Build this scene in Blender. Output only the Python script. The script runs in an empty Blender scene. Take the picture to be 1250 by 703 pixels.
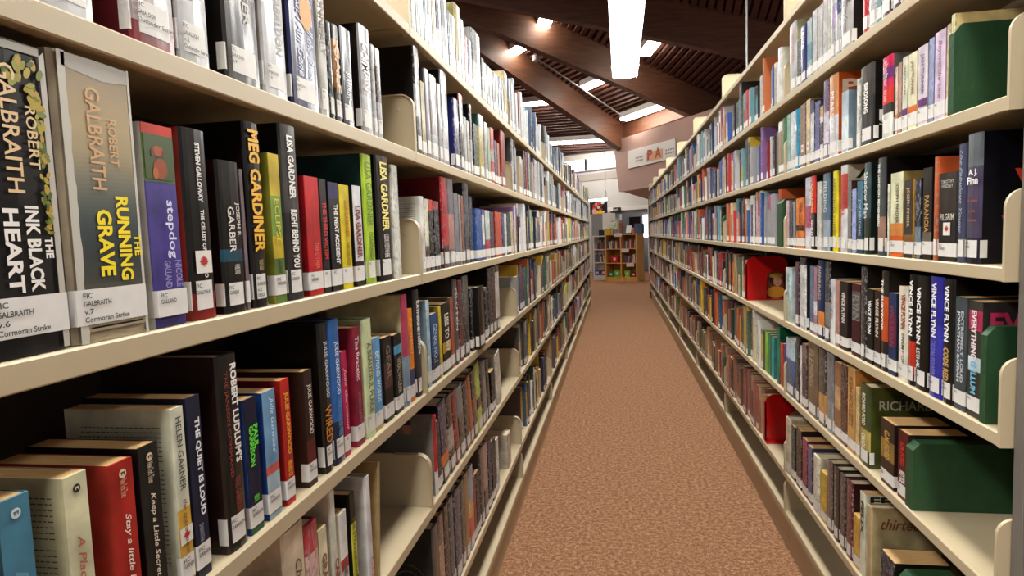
import bpy, bmesh, math, random
from mathutils import Matrix, Vector
D = bpy.data
C = bpy.context.scene.collection
PI = math.pi
EYE = 1.2874                      # height of the camera above the carpet

# ---------------------------------------------------------------- camera
ya, pi_, ro = 0.163556, 0.0819443, 0.0352517
R0 = Vector((math.cos(ya), math.sin(ya), 0)); F0 = Vector((-math.sin(ya), math.cos(ya), 0)); U0 = Vector((0, 0, 1))
F1 = F0 * math.cos(pi_) - U0 * math.sin(pi_); U1 = U0 * math.cos(pi_) + F0 * math.sin(pi_)
R2 = R0 * math.cos(ro) - U1 * math.sin(ro); U2 = R0 * math.sin(ro) + U1 * math.cos(ro)
cam = D.objects.new('camera', D.cameras.new('camera')); C.objects.link(cam)
m = Matrix.Identity(4)
for i in range(3):
    m[i][0], m[i][1], m[i][2] = R2[i], U2[i], -F1[i]
m[2][3] = EYE
cam.matrix_world = m
cam.data.sensor_width = 36; cam.data.lens = 777.73 / 1250 * 36; cam.data.clip_start = .02; cam.data.clip_end = 200
sc = bpy.context.scene
sc.camera = cam
# ---------------------------------------------------------------- world and exposure
w = D.worlds.new('world'); sc.world = w; w.use_nodes = True
w.node_tree.nodes['Background'].inputs[0].default_value = (.92, .95, 1, 1)
w.node_tree.nodes['Background'].inputs[1].default_value = WORLD_STRENGTH = 0.3
sc.view_settings.view_transform = 'Standard'; sc.view_settings.look = 'None'
sc.view_settings.exposure = 0.08; sc.view_settings.gamma = 1; sc.view_settings.use_curve_mapping = False
sc.cycles.use_denoising = True; sc.cycles.max_bounces = 7; sc.cycles.diffuse_bounces = 4; sc.cycles.sample_clamp_indirect = 6
PENDANT_E, FIXTURE_E, WINDOW_E = 22.0, 45.0, 3.2

# ---------------------------------------------------------------- helpers
def lin(h):
    if not isinstance(h, str): return tuple(h)
    o = []
    for k in (0, 2, 4):
        c = int(h[k:k + 2], 16) / 255
        o.append(c / 12.92 if c <= .04045 else ((c + .055) / 1.055) ** 2.4)
    return tuple(o)
def mat(name, rough=.5, color=None, emit=None, coat=0, metal=0, spec=.5):
    m = D.materials.new(name); m.use_nodes = True
    b = m.node_tree.nodes['Principled BSDF']
    b.inputs['Roughness'].default_value = rough; b.inputs['Metallic'].default_value = metal
    b.inputs['Coat Weight'].default_value = coat; b.inputs['Coat Roughness'].default_value = .12
    b.inputs['Specular IOR Level'].default_value = spec
    if color: b.inputs['Base Color'].default_value = (*lin(color), 1)
    if emit:
        b.inputs['Emission Color'].default_value = (*lin(emit[0]), 1); b.inputs['Emission Strength'].default_value = emit[1]
    return m
def N(m, t, **kw):
    n = m.node_tree.nodes.new(t)
    for k, v in kw.items():
        if k in n.inputs: n.inputs[k].default_value = v
        else: setattr(n, k, v)
    return n
def bsdf(m): return m.node_tree.nodes['Principled BSDF']
def L(m, a, ao, b, bi): m.node_tree.links.new(a.outputs[ao], b.inputs[bi])
def noisy(m, color, scale=8, amt=.12, bump=0, bscale=80, stretch=(1, 1, 1), color2=None):
    """procedural colour grain and fine relief"""
    tc = N(m, 'ShaderNodeTexCoord'); mp = N(m, 'ShaderNodeMapping'); mp.inputs['Scale'].default_value = stretch
    L(m, tc, 'Object', mp, 'Vector')
    n = N(m, 'ShaderNodeTexNoise', Scale=scale, Detail=6.0); L(m, mp, 0, n, 'Vector')
    cr = N(m, 'ShaderNodeValToRGB'); c = lin(color); c2 = lin(color2) if color2 else None
    cr.color_ramp.elements[0].position = .3; cr.color_ramp.elements[1].position = .7
    cr.color_ramp.elements[0].color = (*(v * (1 - amt) for v in c), 1)
    cr.color_ramp.elements[1].color = (*(c2 or [min(1, v * (1 + amt)) for v in c]), 1)
    L(m, n, 0, cr, 0); L(m, cr, 0, bsdf(m), 'Base Color')
    if bump:
        n2 = N(m, 'ShaderNodeTexNoise', Scale=bscale, Detail=3.0); L(m, mp, 0, n2, 'Vector')
        bp = N(m, 'ShaderNodeBump', Strength=bump, Distance=.01); L(m, n2, 0, bp, 'Height'); L(m, bp, 0, bsdf(m), 'Normal')
    return m

def mesh(name, verts, faces, m=None, cols=None, parent=None, loc=None, rot=None, smooth=False, mats=None, fm=None):
    me = name if isinstance(name, bpy.types.Mesh) else D.meshes.new(name)
    me.from_pydata([tuple(v) for v in verts], [], faces)
    for k in (mats or ([m] if m else [])): me.materials.append(k)
    if fm: me.polygons.foreach_set('material_index', fm)
    if cols:
        at = me.color_attributes.new('Col', 'FLOAT_COLOR', 'CORNER'); buf = []
        for p, c in zip(me.polygons, cols):
            buf.extend([c[0], c[1], c[2], 1.0] * p.loop_total)
        at.data.foreach_set('color', buf)
    if smooth: me.polygons.foreach_set('use_smooth', [True] * len(me.polygons))
    me.update()
    return link(name, me, parent, loc, rot)
def link(name, me, parent=None, loc=None, rot=None, scale=None, mw=None):
    o = D.objects.new(name, me); C.objects.link(o)
    if parent: o.parent = parent
    if loc is not None: o.location = loc
    if rot is not None: o.rotation_euler = rot
    if scale is not None: o.scale = scale
    if mw is not None: o.matrix_local = mw
    return o
def thing(name, label, cat, loc=(0, 0, 0), rz=0, group=None, kind=None):
    o = D.objects.new(name, None); C.objects.link(o); o.location = loc; o.rotation_euler = (0, 0, rz); o.empty_display_size = .05
    return tag(o, label, cat, group, kind)
def tag(o, label=None, cat=None, group=None, kind=None):
    if label: o['label'] = label
    if cat: o['category'] = cat
    if group: o['group'] = group
    if kind: o['kind'] = kind
    return o
def boxv(x0, x1, y0, y1, z0, z1, V, F):
    n = len(V)
    V += [(x0, y0, z0), (x1, y0, z0), (x1, y1, z0), (x0, y1, z0), (x0, y0, z1), (x1, y0, z1), (x1, y1, z1), (x0, y1, z1)]
    F += [(n, n + 3, n + 2, n + 1), (n + 4, n + 5, n + 6, n + 7), (n, n + 1, n + 5, n + 4), (n + 1, n + 2, n + 6, n + 5), (n + 2, n + 3, n + 7, n + 6), (n + 3, n, n + 4, n + 7)]
def box(name, b, m, parent=None, loc=None, rot=None, bev=0):
    V, F = [], []; boxv(*b, V, F)
    o = mesh(name, V, F, m, None, parent, loc, rot)
    if bev: bevel(o, bev)
    return o
def bevel(o, wd, seg=2):
    bm = bmesh.new(); bm.from_mesh(o.data)
    bmesh.ops.bevel(bm, geom=bm.edges[:], offset=wd, segments=seg, affect='EDGES', profile=.5); bm.to_mesh(o.data); bm.free()
def extr(pts, a, b, axis, V, F):
    """extrude polygon pts (2D) between a and b along axis ('x','y','z')"""
    n = len(V); k = len(pts)
    for t in (a, b):
        for (p, q) in pts:
            V.append((t, p, q) if axis == 'x' else (p, t, q) if axis == 'y' else (p, q, t))
    F.append(tuple(range(n + k - 1, n - 1, -1))); F.append(tuple(range(n + k, n + 2 * k)))
    for i in range(k): j = (i + 1) % k; F.append((n + i, n + j, n + k + j, n + k + i))
def cyl(name, p, q, r, m, parent=None, seg=10):
    p = Vector(p); q = Vector(q); d = (q - p).normalized(); a = d.orthogonal().normalized(); b = d.cross(a)
    V = [c + (a * math.cos(2 * PI * i / seg) + b * math.sin(2 * PI * i / seg)) * r for c in (p, q) for i in range(seg)]
    F = [tuple(range(seg))[::-1], tuple(range(seg, 2 * seg))] + [(i, (i + 1) % seg, seg + (i + 1) % seg, seg + i) for i in range(seg)]
    return mesh(name, V, F, m, None, parent)
ORD = 'first second third fourth fifth sixth seventh eighth ninth tenth eleventh twelfth thirteenth fourteenth fifteenth sixteenth seventeenth eighteenth nineteenth twentieth'.split()
def ordinal(n): return ORD[n - 1] if n <= 20 else 'twenty-' + ORD[n - 21]

# ---------------------------------------------------------------- materials
M = {}
def print_noise(m, vec, base_out, amt, ys=230.0, zs=95.0, mask=None):
    """illegible printed lettering and pictures on a cover: light print on dark covers, dark on light"""
    mp = N(m, 'ShaderNodeMapping'); mp.inputs['Scale'].default_value = (60, ys, zs); m.node_tree.links.new(vec, mp.inputs[0])
    n = N(m, 'ShaderNodeTexNoise', Scale=1.0, Detail=2.0); L(m, mp, 0, n, 'Vector')
    mk = N(m, 'ShaderNodeMapRange'); mk.inputs['From Min'].default_value = .54; mk.inputs['From Max'].default_value = .6; mk.inputs['To Max'].default_value = amt; L(m, n, 0, mk, 0)
    if mask:                                   # only on the spine, not on the boards
        sx = N(m, 'ShaderNodeSeparateXYZ'); m.node_tree.links.new(mask, sx.inputs[0]); lt_ = N(m, 'ShaderNodeMath', operation='LESS_THAN'); lt_.inputs[1].default_value = .0032
        L(m, sx, 0, lt_, 0); ml = N(m, 'ShaderNodeMath', operation='MULTIPLY'); L(m, mk, 0, ml, 0); L(m, lt_, 0, ml, 1); mk = ml
    bw = N(m, 'ShaderNodeRGBToBW'); m.node_tree.links.new(base_out, bw.inputs[0])
    inv = N(m, 'ShaderNodeMapRange'); inv.inputs['From Max'].default_value = .35; inv.inputs['To Min'].default_value = .5; inv.inputs['To Max'].default_value = .03; L(m, bw, 0, inv, 0)
    mx = N(m, 'ShaderNodeMix', data_type='RGBA'); m.node_tree.links.new(mk.outputs[0], mx.inputs[0]); m.node_tree.links.new(base_out, mx.inputs[6]); m.node_tree.links.new(inv.outputs[0], mx.inputs[7])
    return mx.outputs[2]
def cover_mat(name, rough, coat, bump, bs, prt=0):
    m = mat(name, rough, coat=coat, spec=.3)
    at = N(m, 'ShaderNodeAttribute', attribute_name='Col'); oi = N(m, 'ShaderNodeObjectInfo')
    tc = N(m, 'ShaderNodeTexCoord'); ad = N(m, 'ShaderNodeVectorMath', operation='ADD')
    mul = N(m, 'ShaderNodeMath', operation='MULTIPLY'); mul.inputs[1].default_value = 37.0
    L(m, oi, 'Random', mul, 0); L(m, tc, 'Object', ad, 0); L(m, mul, 0, ad, 1)
    n = N(m, 'ShaderNodeTexNoise', Scale=22.0, Detail=5.0); L(m, ad, 0, n, 'Vector')
    mr = N(m, 'ShaderNodeMapRange'); mr.inputs['From Min'].default_value = .3; mr.inputs['From Max'].default_value = .7
    mr.inputs['To Min'].default_value = .66; mr.inputs['To Max'].default_value = 1.3; L(m, n, 0, mr, 0)
    mx = N(m, 'ShaderNodeMix', data_type='RGBA', blend_type='MULTIPLY'); mx.inputs[0].default_value = 1
    m.node_tree.links.new(at.outputs['Color'], mx.inputs[6]); m.node_tree.links.new(mr.outputs[0], mx.inputs[7])
    out = mx.outputs[2]
    if prt: out = print_noise(m, ad.outputs[0], out, prt, mask=tc.outputs['Object'])
    m.node_tree.links.new(out, bsdf(m).inputs['Base Color'])
    mp = N(m, 'ShaderNodeMapping'); mp.inputs['Scale'].default_value = (1, 1, .22); L(m, ad, 0, mp, 0)
    n2 = N(m, 'ShaderNodeTexNoise', Scale=bs, Detail=2.0); L(m, mp, 0, n2, 'Vector')
    bp = N(m, 'ShaderNodeBump', Strength=bump, Distance=.004); L(m, n2, 0, bp, 'Height')
    L(m, bp, 0, bsdf(m), 'Normal'); L(m, bp, 0, bsdf(m), 'Coat Normal')
    return m
M['jacket'] = cover_mat('plastic_jacketed_cover', .3, .28, .5, 26)
M['paperback'] = cover_mat('paperback_cover', .45, .1, .2, 40)
M['jacket_print'] = cover_mat('printed_jacket_cover', .3, .28, .5, 26, .42); M['paper_print'] = cover_mat('printed_paperback_cover', .45, .1, .2, 40, .42)
def attr_mat(name, rough):
    m = mat(name, rough); at = N(m, 'ShaderNodeAttribute', attribute_name='Col'); L(m, at, 'Color', bsdf(m), 'Base Color'); return m
M['far_cover'] = attr_mat('printed_covers', .38)
_m = M['far_cover']; _tc = N(_m, 'ShaderNodeTexCoord'); _at = [n for n in _m.node_tree.nodes if n.type == 'ATTRIBUTE'][0]
_m.node_tree.links.new(print_noise(_m, _tc.outputs['Object'], _at.outputs['Color'], .45, 170.0, 75.0), bsdf(_m).inputs['Base Color'])
M['far_plain'] = attr_mat('labels_and_pages', .5)
M['art'] = attr_mat('printed_art', .45)
ink = mat('printing_ink', .45); oi = N(ink, 'ShaderNodeObjectInfo'); L(ink, oi, 'Color', bsdf(ink), 'Base Color'); M['ink'] = ink
M['sticker'] = noisy(mat('label_paper', .5), 'd9d6d0', 60, .05)
def pages(name, col):
    m = mat(name, .8); return noisy(m, col, 30, .16, .35, 900, (1, 30, .06))
M['pages_white'] = pages('page_edges_cream', 'dccbaa'); M['pages_tan'] = pages('page_edges_tan', 'cfa66c')
M['steel'] = noisy(mat('painted_beige_steel', .42), 'b7a788', 3, .03, .012, 260)
M['back'] = noisy(mat('behind_books_darkness', .6), '3a2a20', 3, .1)  # darkness behind the open-backed shelves, put into a brown sheet colour
M['grey_steel'] = noisy(mat('grey_painted_steel', .5), '6b665f', 6, .1, .1, 120, (1, 1, .1))
M['wood_end'] = noisy(mat('brown_laminate', .45), '5c3a24', 6, .2, 0, 80, (6, 6, .6))
M['green'] = noisy(mat('green_board', .55), '1d4424', 12, .15, .2, 60)
M['red'] = mat('red_plastic', .22, 'a3080c', coat=.4)
M['beam'] = noisy(mat('stained_beam_wood', .55), '5f3b27', 2.2, .28, .25, 30, (1, 1, 9))
M['slat'] = noisy(mat('stained_slat_wood', .6), '58342a', 3, .3, .2, 60, (1, 12, 12))
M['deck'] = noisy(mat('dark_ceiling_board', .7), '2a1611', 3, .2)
M['white'] = mat('white_paint', .6, 'd8d6d2'); M['wall'] = noisy(mat('pale_wall_paint', .8), 'b4b2b0', 2, .03)
M['sill'] = mat('lavender_grey_paint', .7, 'b4b2bc'); M['band'] = mat('sill_shadow_tone', .8, '9a958f')  # band: the shadow below the sill as a grey colour
M['mauve'] = noisy(mat('mauve_wall_paint', .8), 'a98a80', 2, .04, .1, 200)
M['maple'] = noisy(mat('honey_maple_laminate', .4), 'e0a24e', 4, .15, .05, 80, (5, 5, .8))
M['black'] = mat('black_plastic', .4, '141414'); M['grey'] = mat('grey_laminate', .5, '8c8a88')
M['chrome'] = mat('bare_wire', .35, 'b8b8b8', metal=.9)
M['lens'] = mat('pendant_lens', .4, 'ffffff', ('fffdf8', PENDANT_E)); M['tube'] = mat('ceiling_lamp_lens', .4, 'ffffff', ('fff6e8', FIXTURE_E))
M['day'] = mat('daylit_glass', .2, 'ffffff', ('f4f8ff', WINDOW_E))
M['leafgreen'] = noisy(mat('leaf_green', .5), '74ac3c', 20, .3)
def carpet():
    m = mat('brown_speckled_carpet', .95, spec=.15)
    tc = N(m, 'ShaderNodeTexCoord')
    a = N(m, 'ShaderNodeTexNoise', Scale=170.0, Detail=3.0); b = N(m, 'ShaderNodeTexNoise', Scale=60.0, Detail=4.0)
    L(m, tc, 'Object', a, 'Vector'); L(m, tc, 'Object', b, 'Vector')
    mx = N(m, 'ShaderNodeMath', operation='ADD'); L(m, a, 0, mx, 0); L(m, b, 0, mx, 1)
    hf = N(m, 'ShaderNodeMath', operation='MULTIPLY'); hf.inputs[1].default_value = .5; L(m, mx, 0, hf, 0)
    cr = N(m, 'ShaderNodeValToRGB'); e = cr.color_ramp.elements
    e[0].position = .38; e[0].color = (*lin('6b4935'), 1); e[1].position = .62; e[1].color = (*lin('ad8866'), 1)
    k = e.new(.5); k.color = (*lin('8b6247'), 1)
    L(m, hf, 0, cr, 0); L(m, cr, 0, bsdf(m), 'Base Color')
    bp = N(m, 'ShaderNodeBump', Strength=.7, Distance=.004); L(m, a, 0, bp, 'Height'); L(m, bp, 0, bsdf(m), 'Normal')
    return m
M['carpet'] = carpet()

# ---------------------------------------------------------------- room shell
def struct(o): o['kind'] = 'structure'; return o
struct(box('floor', (-9, 9, -4, 26, -.05, 0), M['carpet']))
def P3(x, Y, z): return Vector((x, z, Y + EYE))            # from eye-centred (across, up, along) to the room
def plane_z(x, y, c): return c - .2 * x - .275 * y + EYE   # the roof slopes down to the far right
V = [(x, y, plane_z(x, y, 8.3)) for x, y in ((-16, -6), (12, -6), (12, 24), (-16, 24))]
ceil = struct(mesh('ceiling', V + [(a, b, c + .1) for a, b, c in V], [(0, 3, 2, 1), (4, 5, 6, 7), (0, 1, 5, 4), (1, 2, 6, 5), (2, 3, 7, 6), (3, 0, 4, 7)], M['deck']))
APX = (-4.55, 12.2)
def radial(az, r): a = math.radians(az); return (APX[0] + math.sin(a) * r, APX[1] + math.cos(a) * r)
AZ = [14, 36.7, 59.2, 81.3, 104, 126]
def slab_between(name, p, q, wdt, c0, c1, m, parent=None):
    """beam with plan line p-q, width wdt, its underside on roof plane c0 and top on c1"""
    d = Vector((q[0] - p[0], q[1] - p[1])).normalized(); n = Vector((-d.y, d.x)) * wdt / 2
    V = []
    for c in (c0, c1):
        for (a, s) in ((p, 1), (q, 1), (q, -1), (p, -1)):
            x, y = a[0] + n.x * s, a[1] + n.y * s; V.append((x, y, plane_z(a[0], a[1], c)))
    return mesh(name, V, [(0, 1, 2, 3), (7, 6, 5, 4), (0, 4, 5, 1), (1, 5, 6, 2), (2, 6, 7, 3), (3, 7, 4, 0)], m, None, parent)
for i, az in enumerate(AZ):
    a = math.radians(az); off = Vector((-math.cos(a), math.sin(a))) * .11
    p, q = radial(az, .6), radial(az, 9.6 if i == 1 else 15)
    b = slab_between('roof_beam', (p[0] + off.x, p[1] + off.y), (q[0] + off.x, q[1] + off.y), .22, 7.5, 8.28, M['beam'])
    b['kind'] = 'structure'; b['label'] = 'dark stained laminated roof beam'
for k in range(4):
    mid = (AZ[k] + AZ[k + 1]) / 2; half = math.radians((AZ[k + 1] - AZ[k]) / 2)
    pan = slab_between('ceiling_panel', radial(mid, 1.5), radial(mid, 1.6), .2, 8.25, 8.29, M['deck'], ceil)
    r = 2.4
    while r < 15.5:
        p, q = radial(AZ[k], r / math.cos(half)), radial(AZ[k + 1], r / math.cos(half))
        if max(p[1], q[1]) < 21.6 and max(p[1], q[1]) > 8:
            slab_between('slat', p, q, .115, 8.2, 8.26, M['slat'], pan)
        r += .16
# ceiling lamps (centre across, along, up; tangential length)
LAMPS = [(.82, 17.35, 1.6, 'long lit ceiling lamp above the mauve bulkhead'), (-.44, 16.22, .78, 'ceiling lamp beyond the pendant end'),
         (.82, 14.37, .62, 'ceiling lamp just right of the big pendant'), (-2.13, 15.08, .58, 'small lit ceiling lamp above left shelf books'),
         (-1.39, 13.92, .42, 'highest small square ceiling lamp on the left'), (-2.05, 17.68, 1.0, 'ceiling lamp half hidden by top row of left books'),
         (-1.15, 19.9, 2.1, 'long lit ceiling lamp above the clerestory windows')]
SEC = [1, 1, 2, 1, 2, 0, 0]
for (x, y, ln, lab), s in zip(LAMPS, SEC):
    mid = math.radians((AZ[s] + AZ[s + 1]) / 2); t = Vector((math.cos(mid), -math.sin(mid)))
    p = (x - t.x * ln / 2, y - t.y * ln / 2); q = (x + t.x * ln / 2, y + t.y * ln / 2)
    root = thing('ceiling_lamp', lab, 'ceiling light', (0, 0, 0))
    slab_between('housing', p, q, .3, 8.06, 8.2, M['white'], root)
    p2 = (p[0] + t.x * .01, p[1] + t.y * .01); q2 = (q[0] - t.x * .01, q[1] - t.y * .01)
    slab_between('lens', p2, q2, .26, 8.0, 8.055, M['tube'], root)
fa = slab_between('fascia_beam', (.0, 19.25), (1.9, 17.0), .3, 7.9, 8.26, M['beam']); fa['kind'] = 'structure'
pipe = thing('sprinkler_pipe', 'thin pale sprinkler pipe with round head running below the slats', 'pipe')
cyl('tube', P3(-1.74, 4.09, 15.12), P3(.23, 3.06, 17.43), .02, M['grey'], pipe)
cyl('sprinkler_head', P3(-1.74, 4.14, 15.12), P3(-1.74, 4.02, 15.12), .09, M['grey'], pipe, 14)
# ---- pendant over the aisle
def pendant(label, x0, y0, x1, y1, z, cords=(.03, .5, .97)):
    root = thing('pendant_lamp', label, 'ceiling light', (x0, y0, z)); d = Vector((x1 - x0, y1 - y0, 0)); ln = d.length
    root.rotation_euler = (0, 0, math.atan2(d.y, d.x) - PI / 2)
    prof = [(-.2, .045), (-.175, -.04), (-.08, -.06), (.08, -.06), (.175, -.04), (.2, .045)]
    V, F = [], []; extr(prof, 0, ln, 'y', V, F)
    mesh('lens', V, F, M['lens'], None, root)
    V, F = [], []; extr([(-.208, .046), (.208, .046), (.13, .12), (-.13, .12)], 0, ln, 'y', V, F); mesh('housing', V, F, M['white'], None, root)
    for e in (0, 1):
        V, F = [], []; y = ln if e else -.012
        extr([(-.208, .05), (-.205, -.03), (-.175, -.07), (-.172, -.03), (-.12, -.05), (.12, -.05), (.172, -.03), (.175, -.07), (.205, -.03), (.208, .05)], y, y + .012, 'y', V, F)
        mesh('end_cap', V, F, M['white'], None, root)
    for k in cords:
        y = ln * k; r = cyl('cord', (0, y, .1), (0, y, 3.2), .006, M['chrome'], root)
        for s in (-1, 1): box('latch', (s * .21 - .01, s * .21 + .01, y - .01, y + .01, .0, .03), M['chrome'], root)
    return root
pendant('big glowing pendant lamp hanging along the middle of the aisle', .075, -5.2, .209, 10.87, 2.565 + EYE)
rp = pendant('pendant lamp on thin cord above the aisle right of shelves', 1.68, 1.0, 1.68, 8.9, 1.6 + EYE, (.03,))
cyl('cord', (0, 7.62, .1), (0, 7.62, 4.2), .012, M['white'], rp)
pendant('unseen pendant lamp added behind the left shelves to light the ceiling', -1.5, -2.0, -1.5, 3.0, 1.9 + EYE)  # out of view, added for its light on the left ceiling
# further pendants down the aisle beyond this one are not in the picture

# ---- far wall, clerestory, bulkhead
WD = Vector((.804, -.595)).normalized(); WP = Vector((.07, 20.49)); WN = Vector((-WD.y, WD.x))
def onwall(t, up, dep=0):            # t along the wall from WP, dep into the room is negative
    p = WP + WD * t + WN * dep; return Vector((p.x, p.y, up + EYE))
def wallbox(name, t0, t1, u0, u1, d0, d1, m, parent=None):
    V = [onwall(t, u, d) for u in (u0, u1) for (t, d) in ((t0, d0), (t1, d0), (t1, d1), (t0, d1))]
    return mesh(name, V, [(3, 2, 1, 0), (4, 5, 6, 7), (0, 1, 5, 4), (1, 2, 6, 5), (2, 3, 7, 6), (3, 0, 4, 7)], m, None, parent)
struct(wallbox('wall_far', -9, -.2, -EYE, 1.72, 0, .12, M['wall']))
w2 = struct(wallbox('wall_far', -.2, .0, -EYE, 1.72, 0, .12, M['wall']))
struct(wallbox('wall_far', 0, 8, .72, 1.72, 0, .12, M['wall'])); struct(wallbox('wall_far', 1.3, 8, -EYE, .72, 0, .12, M['wall']))
struct(wallbox('wall_far', -9, 8, 1.9, 2.03, 0, .12, M['sill']))
struct(wallbox('wall_far', -9, 8, 2.4, 4.0, 0, .12, M['white']))
struct(wallbox('sill_shadow', -9, 8, 1.69, 1.92, -.02, .14, M['band']))  # shadow under the window sill, painted as a grey strip
for k in range(9):
    t0 = -1.22 + (k - 5) * 1.35
    wf = struct(wallbox('window_%d' % (k + 1), t0, t0 + 1.35, 2.03, 2.4, .03, .05, M['day']))
    wallbox('window_frame', t0 - .035, t0 + .035, 2.03, 2.4, -.03, .03, M['black'], wf)
struct(wallbox('trim_2', -9, 8, 2.0, 2.04, -.04, .05, M['grey']))
# doorway beyond the bookcase: white arch, dark lobby, bright glass
dr = struct(wallbox('door_1', -.33, 1.35, .66, .78, -.12, .1, M['white']))
wallbox('door_jamb', -.33, -.2, -EYE, .66, -.12, .1, M['white'], dr); wallbox('door_jamb', 1.2, 1.35, -EYE, .66, -.12, .1, M['white'], dr)
wallbox('door_head', -.2, 1.2, .56, .66, -.06, .1, M['grey'], dr)
wallbox('lobby_wall', -1, 2, -EYE, .9, 1.6, 1.7, M['wall'], dr)
wallbox('dark_opening', -.2, .24, -EYE, .47, .9, .95, M['deck'], dr)  # dark sheet painted for the shade inside the opening
wallbox('glass_panel', .27, .8, -.2, .52, 1.0, 1.03, M['day'], dr)
lt = thing('exit_sign', 'small dark exit sign on white wall above the doorway', 'sign')
wallbox('sign_body', -.0, .24, .6, .76, -.22, -.14, M['black'], lt)
BP = Vector((-.01, 19.03)); BD = Vector((1.81, -3.54)).normalized(); BN = Vector((-BD.y, BD.x))
def bulk(t, up, dep=0): p = BP + BD * t + BN * dep; return Vector((p.x, p.y, up + EYE))
V = []
for dep in (0, 1.2):
    V += [bulk(0, 2.62, dep), bulk(8, 2.62, dep), bulk(8, 1.14, dep), bulk(.29, 1.14, dep), bulk(.12, 1.9, dep)]
struct(mesh('wall_bulkhead', V, [(4, 3, 2, 1, 0), (5, 6, 7, 8, 9), (0, 1, 6, 5), (1, 2, 7, 6), (2, 3, 8, 7), (3, 4, 9, 8), (4, 0, 5, 9)], M['mauve']))
V = [bulk(.5, 1.14, 0), bulk(8, 1.14, 0), bulk(8, 1.14, 1.2), bulk(.5, 1.14, 1.2), bulk(1.4, .8, .5), bulk(8, .8, .5), bulk(8, .8, 1.2), bulk(1.4, .8, 1.2)]
struct(mesh('wall_soffit', V, [(0, 1, 2, 3), (7, 6, 5, 4), (4, 5, 1, 0), (5, 6, 2, 1), (6, 7, 3, 2), (7, 4, 0, 3)], M['mauve']))

def text_mesh(s, style=''):
    key = (s, style)
    if key not in text_mesh.c:
        cu = D.curves.new('lettering', 'FONT'); cu.body = s.replace('\\n', '\n'); cu.size = 1; cu.resolution_u = 2
        cu.offset = .035 if 'b' in style else .012
        if 'i' in style: cu.shear = .35
        ob = D.objects.new('t', cu); me = D.meshes.new_from_object(ob)
        xs = [v.co.x for v in me.vertices]; ys = [v.co.y for v in me.vertices]
        x0, x1, y0, y1 = min(xs), max(xs), min(ys), max(ys)
        for v in me.vertices: v.co.x = (v.co.x - x0) / (x1 - x0); v.co.y = (v.co.y - y0) / (y1 - y0)
        me.materials.clear(); me.materials.append(M['ink']); me['asp'] = (x1 - x0) / (y1 - y0)
        D.objects.remove(ob); D.curves.remove(cu); text_mesh.c[key] = me
    return text_mesh.c[key]
text_mesh.c = {}
def lettering(name, s, col, org, ex, ey, wdt, hgt, parent, style=''):
    """flat print: org is the lower left corner, ex the reading direction, ey the up direction"""
    me = text_mesh(s, style); ex = Vector(ex); ey = Vector(ey); ez = ex.cross(ey)
    mw = Matrix.Identity(4)
    for i in range(3):
        mw[i][0], mw[i][1], mw[i][2], mw[i][3] = ex[i] * wdt, ey[i] * hgt, ez[i], org[i]
    o = link(name, me, parent, mw=mw); o.color = (*lin(col), 1)
    return o
# EXIT on the sign, the banner on the bulkhead
fr = lambda t, u, d: onwall(t, u, d)
lettering('sign_lettering', 'EXIT', 'c8c8c0', fr(.04, .64, -.224), (WD.x, WD.y, 0), (0, 0, 1), .16, .08, lt, 'b')
bn = thing('wall_banner', 'long pale banner with red brown emblem on the mauve bulkhead', 'banner')
V = []
for dep in (-.03, -.01): V += [bulk(t, u, dep) for t, u in ((.9, 1.74), (3.3, 1.74), (3.3, 2.2), (.9, 2.22))]
mesh('banner_board', V, [(0, 1, 2, 3), (7, 6, 5, 4), (0, 4, 5, 1), (1, 5, 6, 2), (2, 6, 7, 3), (3, 7, 4, 0)], M['white'], None, bn)
bx = (BD.x, BD.y, 0)
for t, s, col, wd_, hg, u in ((1.98, 'P', '9c2c1c', .26, .26, 1.84), (2.36, 'A', '9c3c1c', .3, .26, 1.84)):
    lettering('emblem', s, col, bulk(t, u, -.034), bx, (0, 0, 1), wd_, hg, bn, 'b')
V = [bulk(t, u, -.032) for t, u in ((1.92, 1.8), (2.74, 1.8), (2.74, 2.04), (1.92, 2.04))]
mesh('emblem_ground', V, [(0, 1, 2, 3)], mat('emblem_tan', .6, 'cf9c78'), None, bn)
for t in (1.35, 2.86):
    for u in (1.95, 1.87):                     # small print too faint to read
        V = [bulk(t + a, u + b, -.034) for k in range(4) for a, b in ((k * .105, 0), (k * .105 + .08, 0), (k * .105 + .08, .04), (k * .105, .04))]
        mesh('faint_print', V, [tuple(range(4 * k, 4 * k + 4)) for k in range(4)], M['grey'], None, bn)

# flower picture board with lamp, grey cabinet, pillar, hanging cord
fb = thing('flower_picture', 'red and yellow flower picture board under a small white lamp', 'picture')
wallbox('board', -.6, .05, .56, .97, -.62, -.58, M['black'], fb)
rnd = random.Random(3)
for k in range(17):
    t, u = -.56 + rnd.random() * .56, .6 + rnd.random() * .33; r = .04 + rnd.random() * .05; c = rnd.choice(['c8402c', 'd8d4cc', 'c83420', 'e0a0a0'])
    if k > 14: t, u, r, c = -.3 + .12 * (k - 15), .62, .09, 'e0b41c'
    n = 10; V = [onwall(t + math.cos(6.283 * i / n) * r * (1 + .25 * math.cos(i * 3.1)), u + math.sin(6.283 * i / n) * r * .8, -.625 - k * .001) for i in range(n)]
    pf = mesh('flower', V, [tuple(range(n))], M['art'], [lin(c)], fb)
wallbox('picture_lamp', -.62, .07, .97, 1.04, -.68, -.6, mat('picture_lamp_lens', .4, 'ffffff', ('fffaf0', 6)), fb)
cabn = thing('grey_cabinet', 'tall grey cabinet with pale edge beyond the shelf end', 'cabinet', )
for nm, b_, m_ in (('body', (.87, 1.27, -EYE, .52, -2.4, -1.9), M['grey']), ('side_trim', (1.27, 1.32, -EYE, .53, -2.42, -1.9), M['white'])):
    wallbox(nm, *b_, m_, cabn)
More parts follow.
